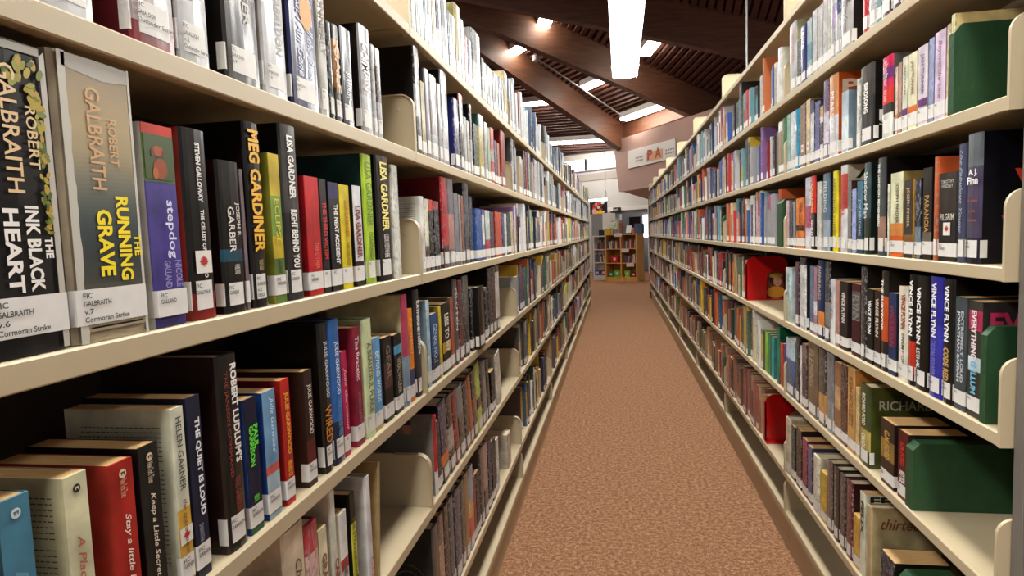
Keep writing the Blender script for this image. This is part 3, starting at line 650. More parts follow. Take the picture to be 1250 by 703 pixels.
BOOKS=[
('L', 'B', 0, 1, 0.4609, 0.524, 0.23, 0.008, 'h', 'd8ccc8', '8a7a78', 'pale grey jacketed hardcover', 'DIANA/777070/.1/.7/.35/.3 &', {'lab': 'FIC/GABALDON/v.1/A. Romance'}),
('L', 'B', 0, 2, 0.5664, 0.6317, 0.24, 0.008, 'h', 'b39a98;7a2a2c@0-.09;c8c4c0@.2-.75', '5c1a20', 'dark red hardcover with pale spine', 'OUTLANDER/7a6a70/.1/.6/.5/.3', {'lab': 'FIC/GABALDON/Outlander Series'}),
('L', 'B', 0, 3, 0.6343, 0.689, 0.24, 0.008, 'h', 'b9b6b2;8f8c8a@.5-1', '55514e', 'silver grey shiny hardcover', 'DRAGONFLY AND AMBER/5a5c60/.2/.72/.4/.22 & GABALDON/5a5c60/.1/.6/.75/.22', {'lab': 'FIC/GABALDON/v.2/Outlander Series'}),
('L', 'B', 0, 4, 0.7205, 0.7962, 0.245, 0.008, 'h', '35312e;5a5652@.45-.8', '14110f', 'black glossy jacketed hardcover', 'VOYAGER/bdb9b0/.2/.7/.6/.2', {'lab': 'FIC/GABALDON/v.4'}),
('L', 'B', 0, 5, 0.8042, 0.8668, 0.235, 0.008, 'h', 'bdb4aa;cfcac6@.4-1', 'a49a8c', 'whitish glossy jacketed hardcover', 'DIANA GABALDON/8d8a88/.15/.75/.65/.28', {'lab': 'FIC/GABALDON/v.8'}),
('L', 'B', 0, 6, 0.8786, 0.967, 0.24, 0.008, 'h', '23264e', '0e1020', 'navy hardcover with round orange badge', 'Go Tell the Bees/bfc4d8/.3/.86/.7/.22/i & That I Am Gone/bfc4d8/.3/.86/.35/.22/i', {'lab': 'FIC/GABALDON/v.9', 'badge': '1'}),
('L', 'B', 0, 7, 0.9698, 1.0017, 0.24, 0.008, 'h', 'aca69c;8a8478@.5-1', '756c60', 'narrow pale beige hardcover', 'CONNEALY/6a5040/.15/.6/.5/.5', {'lab': 'FIC/GA'}),
('L', 'B', 0, 8, 1.0029, 1.0209, 0.157, 0.008, 'h', '17241f', '0b100e', 'very dark green hardcover', '', {}),
('L', 'B', 0, 9, 1.0241, 1.05, 0.1597, 0.008, 'h', '2a211c;a0703a@.35-.85', '171210', 'black hardcover with tan lettering', 'GALE/e0b070/.2/.7/.5/.7', {'lab': 'FIC'}),
('L', 'B', 0, 10, 1.0534, 1.1023, 0.1668, 0.008, 'h', '191a22', '0d0c10', 'black hardcover with STARDUST lettering', 'STARDUST/c9c9d2/.45/.9/.5/.42', {'lab': 'FIC'}),
('L', 'B', 0, 11, 1.1399, 1.1926, 0.1967, 0.008, 'h', '8d8a88;d8d6d2@.1-.35', '1b1310', 'thick glossy silver and black hardcover', 'GAIMAN/e8e8e8/.15/.6/.5/.6', {'lab': 'FIC'}),
('L', 'B', 0, 12, 1.1969, 1.2142, 0.175, 0.008, 'h', 'c6c0b4', '4a443c', 'thin cream grey hardcover', '', {}),
('L', 'B', 0, 13, 1.2186, 1.2456, 0.1746, 0.008, 'h', 'bfb9ad;4a3a30@.4-.8', '6a6258', 'small white patterned hardcover', '', {'lab': 'FIC'}),
('L', 'C', 0, 1, 0.392, 0.4652, 0.2443, 0.008, 'h', '1d1b1a', '77736a', 'very thick black hardcover with yellow leaves', 'ROBERT/d8b98a/.2/.4/.72/.13 & GALBRAITH/d8b98a/.08/.48/.47/.2 & INK BLACK/e8e4dc/.52/.83/.62/.17/b & HEART/e8e4dc/.53/.8/.37/.18/b & THE/e8e4dc/.62/.69/.8/.1/b', {'lab': 'FIC/GALBRAITH/v.6/Cormoran Strike', 'art': 'leaves', 'labw': '1'}),
('L', 'C', 0, 2, 0.4694, 0.5563, 0.249, 0.008, 'h', 'a89b80', '8f8a7c', 'thick tan hardcover with yellow RUNNING GRAVE', 'GALBRAITH/c79f70/.1/.46/.44/.19 & ROBERT/c79f70/.2/.37/.67/.12 & RUNNING/f0d81a/.48/.79/.72/.18/b & GRAVE/f0d81a/.53/.77/.46/.2/b & THE/f0d81a/.62/.7/.9/.1/b', {'lab': 'FIC/GALBRAITH/v.7/Cormoran Strike', 'art': 'grave', 'labw': '1'}),
('L', 'C', 0, 3, 0.5676, 0.6148, 0.2053, 0.008, 'p', '453a80;5a7a3a@.72-.95;b03020@.95-1;3a3070@0-.06', 'c9c6bc', 'purple paperback with golden dog picture', 'stepdog/d0d4ea/.37/.66/.6/.32 & NICOLE/8f86b8/.67/.9/.75/.2 & GALLAND/8f86b8/.67/.93/.4/.2', {'lab': 'FIC/GALLAND', 'art': 'dog', 'blurb': '1'}),
('L', 'C', 0, 4, 0.6256, 0.6678, 0.2099, 0.008, 'h', '15120f;7c1e17@0-.14', '8e2a1c', 'black and red hardcover with maple leaf sticker', 'STEVEN GALLOWAY/e0ddd6/.07/.38/.55/.2/b & THE CELLIST OF SARAJEVO/e0ddd6/.42/.8/.55/.2/b', {'lab': 'FIC/GALLOWAY', 'leaf': '1', 'blurb': '1'}),
('L', 'C', 0, 5, 0.6852, 0.7294, 0.1817, 0.008, 'h', '14110f;1b4a5c@.34-.42', '0b0909', 'black hardcover with teal band and publisher emblem', 'JOSEPH R./d8d4ca/.27/.5/.75/.22 & GARBER/d8d4ca/.3/.6/.42/.3 & WHIRLWIND/d8d4ca/.68/.86/.55/.25', {'lab': 'FIC/GARBER'}),
('L', 'C', 0, 6, 0.7306, 0.7387, 0.1747, 0.008, 'p', '6a5a5c', '4a4044', 'thin grey brown paperback', '', {'lab': 'FIC'}),
('L', 'C', 0, 7, 0.7462, 0.7794, 0.2362, 0.008, 'h', '15110d', '0c0908', 'tall black hardcover with fat yellow lettering', 'MEG GARDINER/e2ab28/.04/.7/.5/.75/b & THE LADY IN LULLABY/b9a468/.74/.8/.5/.3', {'lab': 'FIC/GARDINER/v.2/UNSUB'}),
('L', 'C', 0, 8, 0.8002, 0.8289, 0.2032, 0.008, 'p', '6e8a3c;b8a020@.72-1;b8a020@.3-.45;57702f@0-.3', '84842a', 'olive green and yellow paperback', 'ECLIPSE/c9c23a/.3/.6/.5/.45 & GARDINER/26331a/.7/.9/.5/.35', {'lab': 'FIC/GARDINER'}),
('L', 'C', 0, 9, 0.8335, 0.8793, 0.2482, 0.008, 'h', '3c3a38;2a2826@0-.5', '161412', 'dark grey glossy hardcover with white lettering', 'LISA GARDNER/e8e6e0/.06/.42/.5/.4/b & RIGHT BEHIND YOU/e8e6e0/.48/.88/.5/.4/b', {'lab': 'FIC/GARDNER'}),
('L', 'C', 0, 10, 0.8974, 0.9442, 0.1813, 0.008, 'p', 'b3181c', '8c1216', 'bright glossy red paperback', 'THE OTHER/d86a5a/.55/.8/.6/.3', {'lab': 'FIC/GARDNER'}),
('L', 'C', 0, 11, 0.9471, 0.9709, 0.1806, 0.008, 'p', '1a1414', '3a3838', 'black paperback with red lettering', 'THE THIRD VICTIM/c02a28/.2/.7/.5/.6/b', {'lab': 'FIC'}),
('L', 'C', 0, 12, 0.977, 1.0153, 0.1783, 0.008, 'p', '131216;262250@.85-1', '0c0b10', 'black paperback with navy top', 'THE NEXT ACCIDENT/e6e4dc/.2/.75/.62/.4/b', {'lab': 'FIC'}),
('L', 'C', 0, 13, 1.0186, 1.0599, 0.1774, 0.008, 'p', 'dcb81a', '9a7c12', 'yellow paperback with small red picture', 'LISA GARDNER/b04a18/.15/.5/.6/.35 & THE KILLING HOUR/7a4a10/.55/.85/.6/.35', {'lab': 'FIC'}),
('L', 'C', 0, 14, 1.0744, 1.1123, 0.1798, 0.008, 'p', 'ddd6cc;15110f@0-.25', '130f0d', 'black paperback with white strip', 'LISA GARDNER/7a2020/.2/.72/.5/.6/b', {'lab': 'FIC'}),
('L', 'C', 0, 15, 1.1241, 1.1697, 0.2411, 0.008, 'h', 'a6c433', '1f3a3a', 'lime green spined hardcover with teal cover', 'LISA GARDNER/5f8020/.06/.55/.5/.6 & DISAPPEARED/4a6a20/.6/.9/.5/.4', {'lab': 'FIC'}),
('L', 'C', 0, 16, 1.1915, 1.2619, 0.2473, 0.008, 'h', '211d19;151210@0-.4', '0e0c0a', 'black hardcover with pale yellow lettering', 'LISA GARDNER/e8d878/.05/.6/.5/.55/b & LOOK EVERYWHERE/d8d6ce/.63/.9/.5/.4', {'lab': 'FIC'}),
('L', 'C', 0, 17, 1.2769, 1.3187, 0.2368, 0.008, 'h', 'd6cfc0', 'bdb6a6', 'plain cream white hardcover', '', {'nolab': '1'}),
('L', 'D', 0, 1, 0.3889, 0.4159, 0.1785, 0.008, 'p', '3f7186', '27404c', 'blue paperback with round white emblem', 'Mother/5d8ea4/.32/.7/.5/.4/i', {'wlogo': '1', 'h_': '1', 'nolab': '1'}),
('L', 'D', 0, 2, 0.4453, 0.4704, 0.1754, 0.008, 'p', 'cfc9a4', 'c4bd96', 'cream paperback with round black emblem', 'A Place Called/a8604a/.3/.8/.5/.32/i', {'wlogo': '2', 'blurb': '1', 'nolab': '1'}),
('L', 'D', 0, 3, 0.494, 0.5228, 0.1683, 0.008, 'p', '9c241c', 'a03024', 'red paperback with thin gold border', 'New York Times/d89a80/.1/.2/.5/.3 & Stay a little longer/ecd8c8/.3/.85/.55/.32/i', {'wlogo': '3', 'nolab': '1'}),
('L', 'D', 0, 4, 0.5294, 0.5574, 0.1721, 0.008, 'p', '1a1815', '0f0e0c', 'black paperback with cream script', 'New York Times/c8b8a0/.1/.22/.5/.3 & Keep a Little Secret/dcd0b8/.28/.78/.5/.32/i & DOROTHY GARLOCK/dcd0b8/.8/.95/.4/.4', {'wlogo': '3', 'nolab': '1'}),
('L', 'D', 0, 5, 0.5769, 0.5981, 0.197, 0.008, 'p', 'd8cfb4;d9a040@.0-.45', 'd4cbb0', 'cream and yellow paperback with maple leaf sticker', 'HELEN GARNER/3a3a3c/.05/.45/.5/.42 & the spare room/7a5a30/.5/.85/.5/.4/i', {'leaf': '1', 'lab': 'FIC/GARNER', 'blurb': '1'}),
('L', 'D', 0, 6, 0.6014, 0.626, 0.2024, 0.008, 'p', '161a30', '101424', 'navy paperback with white lettering', 'THE QUIET IS LOUD/e8e8e8/.12/.66/.6/.4/b & SAMANTHA/9098a8/.7/.9/.4/.3', {'lab': 'FIC/GARNER'}),
('L', 'D', 0, 7, 0.6577, 0.6976, 0.236, 0.008, 'h', '1c1916', '2a1a16', 'thick black hardcover with bold white author name', "ROBERT LUDLUM'S/eae6de/.05/.56/.72/.32/b & THE JANSON COMMAND/8a3a34/.08/.62/.3/.22 & PAUL GARRISON/8a3a34/.63/.85/.55/.3", {'lab': 'FIC/GARRISON'}),
('L', 'D', 0, 8, 0.7053, 0.7346, 0.1723, 0.008, 'p', '121430;1c4a30@0-.2', '2a4a88', 'navy paperback with green lettering', 'PAUL/5fd83a/.2/.38/.75/.35/b & GARRISON/5fd83a/.2/.5/.4/.35/b & BURIED AT SEA/5fd83a/.72/.95/.5/.4/b', {'lab': 'FIC/GARRISON'}),
('L', 'D', 0, 9, 0.7476, 0.7801, 0.1712, 0.008, 'p', '6d97b8;c25a50@.35-.42;9ab0b8@0-.35', '1e3c74', 'pale blue paperback with script lettering', 'Julie Garwood/c8e0f0/.05/.5/.6/.35/i', {'lab': 'FIC/GARWOOD'}),
('L', 'D', 0, 10, 0.7933, 0.8179, 0.1769, 0.008, 'p', 'b0221c', '8c1a14', 'red paperback with gold lettering', 'JULIE GARWOOD/e0a030/.1/.6/.5/.55/b & FIRE AND ICE/e8a030/.65/.88/.5/.5/b', {'lab': 'FIC/GARWOOD'}),
('L', 'D', 0, 11, 0.8581, 0.8859, 0.1751, 0.008, 'p', '2a1712;5a1c18@.2-.4', '331e16', 'dark brown paperback with white lettering', 'JULIE GARWOOD/e8e0d0/.12/.55/.5/.5', {'lab': 'FIC/GARWOOD'}),
('L', 'D', 0, 12, 0.9129, 0.9413, 0.2379, 0.008, 'h', '181512', '14100d', 'tall black hardcover with orange WIRED lettering', 'JULIE GARWOOD/cfd4d8/.12/.5/.55/.5 & WIRED/c8801e/.55/.8/.5/.8', {'lab': 'FIC/GARWOOD'}),
('L', 'D', 0, 13, 0.947, 0.9867, 0.2383, 0.008, 'h', '2a62a4;1c2a44@0-.3', '1c3c6c', 'blue hardcover with white lettering', 'JULIE GARWOOD/e0ecf4/.15/.52/.5/.4 & GRACE UNDER FIRE/4a8ac8/.55/.88/.55/.4', {'lab': 'FIC/GARWOOD'}),
('L', 'D', 0, 14, 0.9883, 1.0112, 0.1795, 0.008, 'p', 'a81848', '8a1030', 'magenta paperback with script lettering', 'Julie Garwood/e8a8b8/.15/.75/.5/.55/i', {'lab': 'FIC'}),
('L', 'D', 0, 15, 1.0397, 1.0721, 0.2129, 0.008, 'p', '7a1430', '8c2034', 'crimson paperback with pale lettering', 'The Bracelet/e8d0d0/.08/.45/.5/.5 & ROBERTA GATELY/b06070/.55/.9/.5/.4', {'lab': 'FIC'}),
('L', 'D', 0, 16, 1.0845, 1.1273, 0.2207, 0.008, 'h', 'bcc79a', 'b0bb90', 'pale green hardcover with spaced dark lettering', 'A BEAUTIFUL PLACE/4a5238/.2/.8/.5/.45', {'lab': 'FIC'}),
('L', 'D', 0, 17, 1.1298, 1.1676, 0.1786, 0.008, 'p', '5b94c0;b8a060@0-.12', 'a89070', 'sky blue and tan paperback', 'BEYOND WORDS/dfeaf2/.15/.7/.5/.5', {'lab': 'FIC'}),
('L', 'D', 0, 18, 1.1845, 1.2306, 0.1705, 0.008, 'p', '16120f;4a302a@.4-.7', '1a1613', 'black paperback with a small brown picture', 'GEAR/8a7a70/.1/.5/.5/.5', {'lab': 'FIC'}),
('L', 'D', 0, 19, 1.2448, 1.2906, 0.1668, 0.008, 'p', '15130f;4c9cc4@.75-.86', '181510', 'black paperback with sky blue patch', 'WEALTH GEAR/a8a090/.3/.75/.5/.5', {'lab': 'FIC'}),
('L', 'D', 0, 20, 1.3022, 1.3398, 0.2444, 0.008, 'h', 'b03a5c;6f8aa0@0-.45', 'bcb68c', 'pink and grey blue hardcover with cream cover', '', {'lab': 'FIC'}),
('L', 'D', 0, 21, 1.341, 1.3722, 0.2098, 0.008, 'p', 'e0761c;2c3a5c@.15-.35', 'b05a18', 'orange and navy paperback', 'ORDINARY/f0b070/.1/.5/.5/.5', {'lab': 'FIC'}),
('L', 'D', 0, 22, 1.3868, 1.4235, 0.2476, 0.008, 'h', '2d2c2e', '1a191a', 'dark grey hardcover with white lettering', 'KATHERINE NORTH/d8d8d8/.1/.6/.5/.6/b', {'lab': 'FIC'}),
('L', 'E', 0, 1, 0.7716, 0.8313, 0.2479, 0.008, 'h', 'c4b49a', 'bcab90', 'beige hardcover with dark script', 'Christmas/5a4030/.2/.6/.6/.3/i & Scarf/5a4030/.3/.6/.3/.3/i', {'nolab': '1'}),
('L', 'E', 0, 2, 0.8343, 0.8725, 0.2306, 0.008, 'h', 'a83840;c8a8a0@.2-.8', '8c2c30', 'red and cream patterned hardcover', '', {'nolab': '1'}),
('L', 'E', 0, 3, 0.8749, 0.9025, 0.2043, 0.008, 'p', 'cfc2a0', 'b8a888', 'cream paperback with brown lettering', 'GRANDAD/7a5a48/.2/.7/.5/.6/b', {'nolab': '1'}),
('L', 'E', 0, 4, 0.9172, 0.9352, 0.2488, 0.008, 'h', 'd4ccba', 'cbc1ab', 'white hardcover with red lettering', 'CARRIED/8a3a30/.45/.75/.5/.8/b', {'nolab': '1'}),
('L', 'E', 0, 5, 0.9468, 0.9757, 0.1974, 0.008, 'p', 'd6cfc4;b03030@.5-.6', 'c4bcae', 'white paperback with red stripe', 'GEORGE/60584c/.4/.9/.5/.5/b', {'nolab': '1'}),
('L', 'E', 0, 6, 0.991, 1.0121, 0.2135, 0.008, 'p', 'e0d040;1a1814@.75-1;1a1814@0-.3', '16140f', 'black paperback with yellow panel', 'THE STRANGE FREE/6a6420/.2/.7/.5/.5/b', {'nolab': '1'}),
('L', 'E', 0, 7, 1.056, 1.0799, 0.2174, 0.008, 'h', 'dcd8d0', 'cfc9bd', 'thick white hardcover with fine lettering', 'GEE/b0463a/.7/.9/.5/.4', {'nolab': '1'}),
('L', 'E', 0, 8, 1.0959, 1.1087, 0.2214, 0.008, 'p', 'a58a5c', '9a7f52', 'thin brown book leaning on white hardcover', '', {'nolab': '1', 'lean': '-7'}),
('L', 'A', 1, 1, 1.4726, 1.5036, 0.24, 0.008, 'h', 'dcdcd4', '8a8a84', 'white glossy hardcover', '', {}),
('L', 'A', 1, 2, 1.5067, 1.5358, 0.23, 0.008, 'h', '8a9a90', '5a625c', 'grey green hardcover', '', {}),
('L', 'A', 1, 3, 1.5391, 1.5695, 0.23, 0.008, 'h', 'd0d0cc;6a7a74@.5-.8', '6a6a66', 'white and green hardcover', '', {}),
('L', 'A', 1, 4, 1.5729, 1.6046, 0.24, 0.008, 'h', '55786e', '3a4a44', 'teal grey hardcover', '', {}),
('L', 'A', 1, 5, 1.6082, 1.6413, 0.23, 0.008, 'h', 'e0ddd4', '8a8a80', 'off-white hardcover', '', {}),
('L', 'A', 1, 6, 1.645, 1.6836, 0.25, 0.008, 'h', 'a08c74', '705c48', 'tan hardcover', '', {}),
('L', 'A', 1, 7, 1.6875, 1.7364, 0.24, 0.008, 'h', 'eeeee8;3a3a40@.3-.6', '7a7a76', 'white hardcover with black band', '', {}),
('L', 'A', 1, 8, 1.7406, 1.8061, 0.24, 0.008, 'h', 'e4e4e0;7a7a80@.4-.7', '7a7a76', 'glossy white hardcover', '', {}),
('L', 'A', 1, 9, 1.8106, 1.8383, 0.159, 0.008, 'h', '1f2a4c', '14182a', 'thin navy hardcover', '', {}),
('L', 'A', 1, 10, 1.843, 1.8913, 0.1592, 0.008, 'h', 'c8d0cc', '6a8a84', 'pale teal hardcover', '', {}),
('L', 'A', 1, 11, 1.8963, 1.9633, 0.2104, 0.008, 'h', '8a7c28;6a5c1c@0-.3', '7a7238', 'tall olive gold hardcover', '', {}),
('L', 'A', 1, 12, 1.9686, 2.0068, 0.1857, 0.008, 'h', 'e6d8cc', 'a08070', 'thin pinkish white hardcover', '', {}),
('L', 'A', 1, 13, 2.0124, 2.0523, 0.1495, 0.008, 'h', 'b83a34', '7a2420', 'thin red hardcover', '', {}),
('L', 'A', 1, 14, 2.0582, 2.1122, 0.1546, 0.008, 'h', '252850', '181a34', 'navy hardcover', '', {}),
('L', 'A', 1, 15, 2.1246, 2.2567, 0.2094, 0.008, 'h', 'c8c6c0;35322e@.5-1', '4a4640', 'thick white and black hardcover', '', {}),
('L', 'A', 1, 16, 2.2708, 2.3142, 0.1488, 0.008, 'h', '1a1a1a', '0e0e0e', 'thin black glossy hardcover', '', {}),
('L', 'A', 1, 17, 2.3216, 2.3592, 0.1437, 0.008, 'h', 'd8d8d4', '4a4a4a', 'thin white glossy hardcover', '', {}),
('L', 'A', 1, 18, 2.3669, 2.414, 0.1475, 0.008, 'h', '202024', '101010', 'black hardcover with white edge', '', {}),
('L', 'A', 1, 19, 2.4221, 2.4714, 0.1493, 0.008, 'h', 'c8c8c8', '3a3a3a', 'slim silver hardcover', '', {}),
('L', 'A', 1, 20, 2.4798, 2.5315, 0.1512, 0.008, 'h', '2a2422', '161414', 'slim dark brown hardcover', '', {}),
('L', 'A', 1, 21, 2.5403, 2.5946, 0.1565, 0.008, 'h', 'd8d4cc', '4a4a4a', 'slim white hardcover', '', {}),
('L', 'A', 1, 22, 2.6038, 2.6705, 0.1631, 0.008, 'h', '2c3850', '1a2030', 'slim slate blue hardcover', '', {}),
('L', 'A', 1, 23, 2.6804, 2.7305, 0.1688, 0.008, 'h', '1c1c1e', '101010', 'slim black hardcover', '', {}),
('L', 'A', 1, 24, 2.7407, 2.8255, 0.2178, 0.008, 'h', 'a08c60', 'b09c70', 'tan cloth hardcover', '', {}),
('L', 'B', 1, 1, 1.4694, 1.5115, 0.2493, 0.008, 'h', '1c1816;cfcac4@.35-.65;2a2420@.65-1', '130e0c', 'tall black hardcover with grey back cover print', '', {'lab': 'FIC'}),
('L', 'B', 1, 2, 1.5182, 1.5491, 0.1798, 0.008, 'p', 'a49a72', '7a7254', 'olive cream paperback', '', {}),
('L', 'B', 1, 3, 1.5526, 1.5885, 0.218, 0.008, 'h', '7a7280', '4a444c', 'grey mauve hardcover', '', {}),
('L', 'B', 1, 4, 1.5959, 1.6573, 0.2152, 0.008, 'h', 'b4b0a8;8a8480@.3-.7', '6a6660', 'silver grey hardcover', '', {}),
('L', 'B', 1, 5, 1.6653, 1.6981, 0.2069, 0.008, 'h', '8f9094', '5a5a5e', 'slim grey hardcover', '', {}),
('L', 'B', 1, 6, 1.7023, 1.7675, 0.2516, 0.008, 'h', 'cacac8;8a8a88@.4-.9', '1c1a18', 'glossy silver hardcover', '', {}),
('L', 'B', 1, 7, 1.8329, 1.8928, 0.2048, 0.008, 'h', '1d2058', '262a66', 'navy blue hardcover', '', {}),
('L', 'B', 1, 8, 1.9032, 1.9567, 0.2305, 0.008, 'h', '1e1c1c;a02a20@.9-1', '141212', 'black hardcover with red top', '', {}),
('L', 'B', 1, 9, 1.9622, 1.9959, 0.173, 0.008, 'p', 'd4d0c8', '8a8680', 'thin white paperback', '', {}),
('L', 'B', 1, 10, 2.0016, 2.0366, 0.1672, 0.008, 'p', 'c8b8a0', '8a7c68', 'thin beige paperback', '', {}),
('L', 'B', 1, 11, 2.0426, 2.0728, 0.2258, 0.008, 'h', '1a1a1c;a8a8a8@0-.5', '101012', 'tall black topped hardcover', '', {}),
('L', 'B', 1, 12, 2.0977, 2.1692, 0.1756, 0.008, 'p', '1c3020', '142018', 'dark green paperback', '', {}),
('L', 'B', 1, 13, 2.1827, 2.26, 0.2208, 0.008, 'h', 'c89c5c;4a7068@.8-1', '3a5a54', 'tan hardcover with teal top', '', {}),
('L', 'B', 1, 14, 2.2746, 2.3273, 0.2087, 0.008, 'h', 'dcdcd4', '8a8a80', 'white hardcover', '', {}),
('L', 'B', 1, 15, 2.3351, 2.3825, 0.2003, 0.008, 'p', '8a9a80', '5a6450', 'grey green paperback', '', {}),
('L', 'B', 1, 16, 2.3906, 2.4572, 0.2076, 0.008, 'h', 'c03a34;e0b0a0@.4-.6', '7a2420', 'red and white hardcover', '', {}),
('L', 'B', 1, 17, 2.4658, 2.5186, 0.171, 0.008, 'p', '4a3a64', '2c2440', 'purple paperback', '', {}),
('L', 'B', 1, 18, 2.5277, 2.5737, 0.1694, 0.008, 'p', 'a06040', '6a4030', 'brown paperback', '', {}),
('L', 'B', 1, 19, 2.6117, 2.7118, 0.2315, 0.008, 'h', '7a1818', '6a1414', 'dark red hardcover', '', {}),
('L', 'C', 1, 1, 1.4674, 1.4976, 0.1819, 0.008, 'h', 'd8d4c8', 'cfcabc', 'white hardcover with printed back cover', '', {'lab': 'FIC', 'blurb': '1'}),
('L', 'C', 1, 2, 1.501, 1.5361, 0.1779, 0.008, 'p', 'ddc8b0;5a3a20@0-.35', 'a89078', 'cream and brown paperback', '', {'lab': 'FIC'}),
('L', 'C', 1, 3, 1.5397, 1.5766, 0.1778, 0.008, 'p', '17110f;a82a20@.85-1', '120e0c', 'black paperback with red top', '', {'lab': 'FIC'}),
('L', 'C', 1, 4, 1.5842, 1.6311, 0.1761, 0.008, 'p', '14100f;8a2018@.88-1', '0f0c0b', 'black paperback with dark red top', '', {'lab': 'FIC'}),
('L', 'C', 1, 5, 1.6598, 1.7245, 0.2439, 0.008, 'h', 'a3222c;3a1818@0-.25', '5c1016', 'tall crimson hardcover', '', {'lab': 'FIC'}),
('L', 'C', 1, 6, 1.7289, 1.7893, 0.2449, 0.008, 'h', '6a646a;b08078@.2-.6', '2c2a2c', 'tall grey pink hardcover', '', {'lab': 'FIC'}),
('L', 'C', 1, 7, 1.7941, 1.8437, 0.2096, 0.008, 'p', '6a6a74', '44444c', 'blue grey paperback', '', {'lab': 'FIC'}),
('L', 'C', 1, 8, 1.8488, 1.8747, 0.2073, 0.008, 'p', '8a8078', '4c4640', 'thin grey paperback', '', {}),
('L', 'C', 1, 9, 1.8799, 1.9121, 0.2067, 0.008, 'p', '7a4a34', '4c3024', 'thin brown paperback', '', {}),
('L', 'C', 1, 10, 1.9176, 1.9797, 0.2475, 0.008, 'h', '44464e', '26282c', 'tall slate hardcover', '', {'lab': 'FIC'}),
('L', 'C', 1, 11, 1.9856, 2.0335, 0.2104, 0.008, 'p', '141a2c', '0e1018', 'black blue paperback', '', {}),
('L', 'C', 1, 12, 2.0838, 2.1707, 0.1755, 0.008, 'p', '274c8c', '2a549a', 'bright blue paperback', '', {'lab': 'FIC'}),
('L', 'C', 1, 13, 2.1777, 2.2205, 0.1752, 0.008, 'p', '54387c;d8d4cc@.3-.9', '3c2a58', 'thin purple and white paperback', '', {}),
('L', 'C', 1, 14, 2.2351, 2.319, 0.1749, 0.008, 'p', 'b4bcb4;a8342c@.1-.4', '7c8480', 'grey green and red paperback', '', {}),
('L', 'C', 1, 15, 2.3269, 2.3922, 0.1715, 0.008, 'p', '3c2c48', '282030', 'dark purple paperback', '', {}),
('L', 'C', 1, 16, 2.4263, 2.5626, 0.1756, 0.008, 'p', 'b4401c', '8a3018', 'orange red paperback', '', {}),
('L', 'C', 1, 17, 2.5723, 2.6214, 0.1753, 0.008, 'p', '20305c', '181c3c', 'thin navy paperback', '', {}),
('L', 'C', 1, 18, 2.6315, 2.6829, 0.1737, 0.008, 'p', 'dcdcd4', '88888c', 'thin white paperback', '', {}),
('L', 'C', 1, 19, 2.6934, 2.7918, 0.176, 0.008, 'p', '183028', '10201c', 'dark green paperback', '', {}),
('L', 'C', 1, 20, 2.8032, 2.8853, 0.1862, 0.008, 'h', 'b8ac94', '8f856e', 'beige grey hardcover', '', {}),
('L', 'D', 1, 1, 1.4769, 1.5052, 0.2138, 0.008, 'p', 'a9c3cc', '7f99a4', 'pale blue paperback behind bracket', '', {'lab': 'FIC'}),
('L', 'D', 1, 2, 1.5125, 1.5767, 0.1748, 0.008, 'p', '234a7c;1a2c4c@0-.4', '1c3050', 'blue paperback with white lettering', 'GENRE NO.1/b8d0e0/.15/.7/.5/.5', {'lab': 'FIC'}),
('L', 'D', 1, 3, 1.5846, 1.6088, 0.1875, 0.008, 'p', 'd2b430', '8a7420', 'thin yellow paperback', '', {}),
('L', 'D', 1, 4, 1.617, 1.6991, 0.1893, 0.008, 'p', '1b1812;c8a020@.3-.45', '14110d', 'black paperback with yellow patch', 'LIES TO MY/e0dcd0/.15/.7/.5/.5/b', {'lab': 'FIC'}),
('L', 'D', 1, 5, 1.7054, 1.736, 0.1985, 0.008, 'p', 'a84030', '6a6450', 'thin brick red paperback', '', {}),
('L', 'D', 1, 6, 1.7426, 1.7844, 0.2458, 0.008, 'h', '55524e', '302d2a', 'tall grey hardcover', 'GLUTEN/e0e0d8/.1/.6/.5/.5', {'lab': 'FIC'}),
('L', 'D', 1, 7, 1.7943, 1.8458, 0.2393, 0.008, 'h', '5a1a20', '2c1014', 'dark red hardcover', '', {'lab': 'FIC'}),
('L', 'D', 1, 8, 1.8565, 1.9286, 0.2464, 0.008, 'h', '4a4844;2c2a28@0-.5', '26211e', 'tall charcoal hardcover', '', {'lab': 'FIC'}),
('L', 'D', 1, 9, 1.9577, 1.9906, 0.2004, 0.008, 'p', '161413', '0f0d0c', 'small black paperback', '', {'lab': 'FIC'}),
('L', 'D', 1, 10, 1.9918, 2.0878, 0.2021, -0.008, 'h', '15120f', '100e0c', 'black book pushed out to the shelf edge', 'FRACTURED PARADISE/6a6258/.1/.85/.5/.3', {'lab': 'FIC', 's': '-.8'}),
('L', 'D', 1, 11, 2.1805, 2.2249, 0.1845, 0.008, 'p', '1a1614', '100e0d', 'thin black paperback', '', {}),
('L', 'D', 1, 12, 2.2401, 2.3029, 0.2474, 0.008, 'h', '25211f', '15110f', 'tall black brown hardcover', '', {'lab': 'FIC'}),
('L', 'D', 1, 13, 2.3142, 2.3777, 0.2493, 0.008, 'h', '3e221a', '221410', 'tall dark brown hardcover', '', {'lab': 'FIC'}),
('L', 'D', 1, 14, 2.3863, 2.4572, 0.2516, 0.008, 'h', '4a3c38;c8c0b8@.2-.9', '2a2422', 'tall mottled grey hardcover', '', {'lab': 'FIC'}),
('L', 'E', 1, 1, 1.4967, 1.5193, 0.2036, 0.008, 'h', 'b02c30;d0ccc8@0-.3', '77726a', "hardcover with a man's photograph on cover", '', {'nolab': '1', 'art': 'man'}),
('L', 'E', 1, 2, 1.527, 1.5585, 0.1807, 0.008, 'p', '1c1512', '120f0d', 'black brown paperback', '', {'lab': 'FIC', 'lean': '4'}),
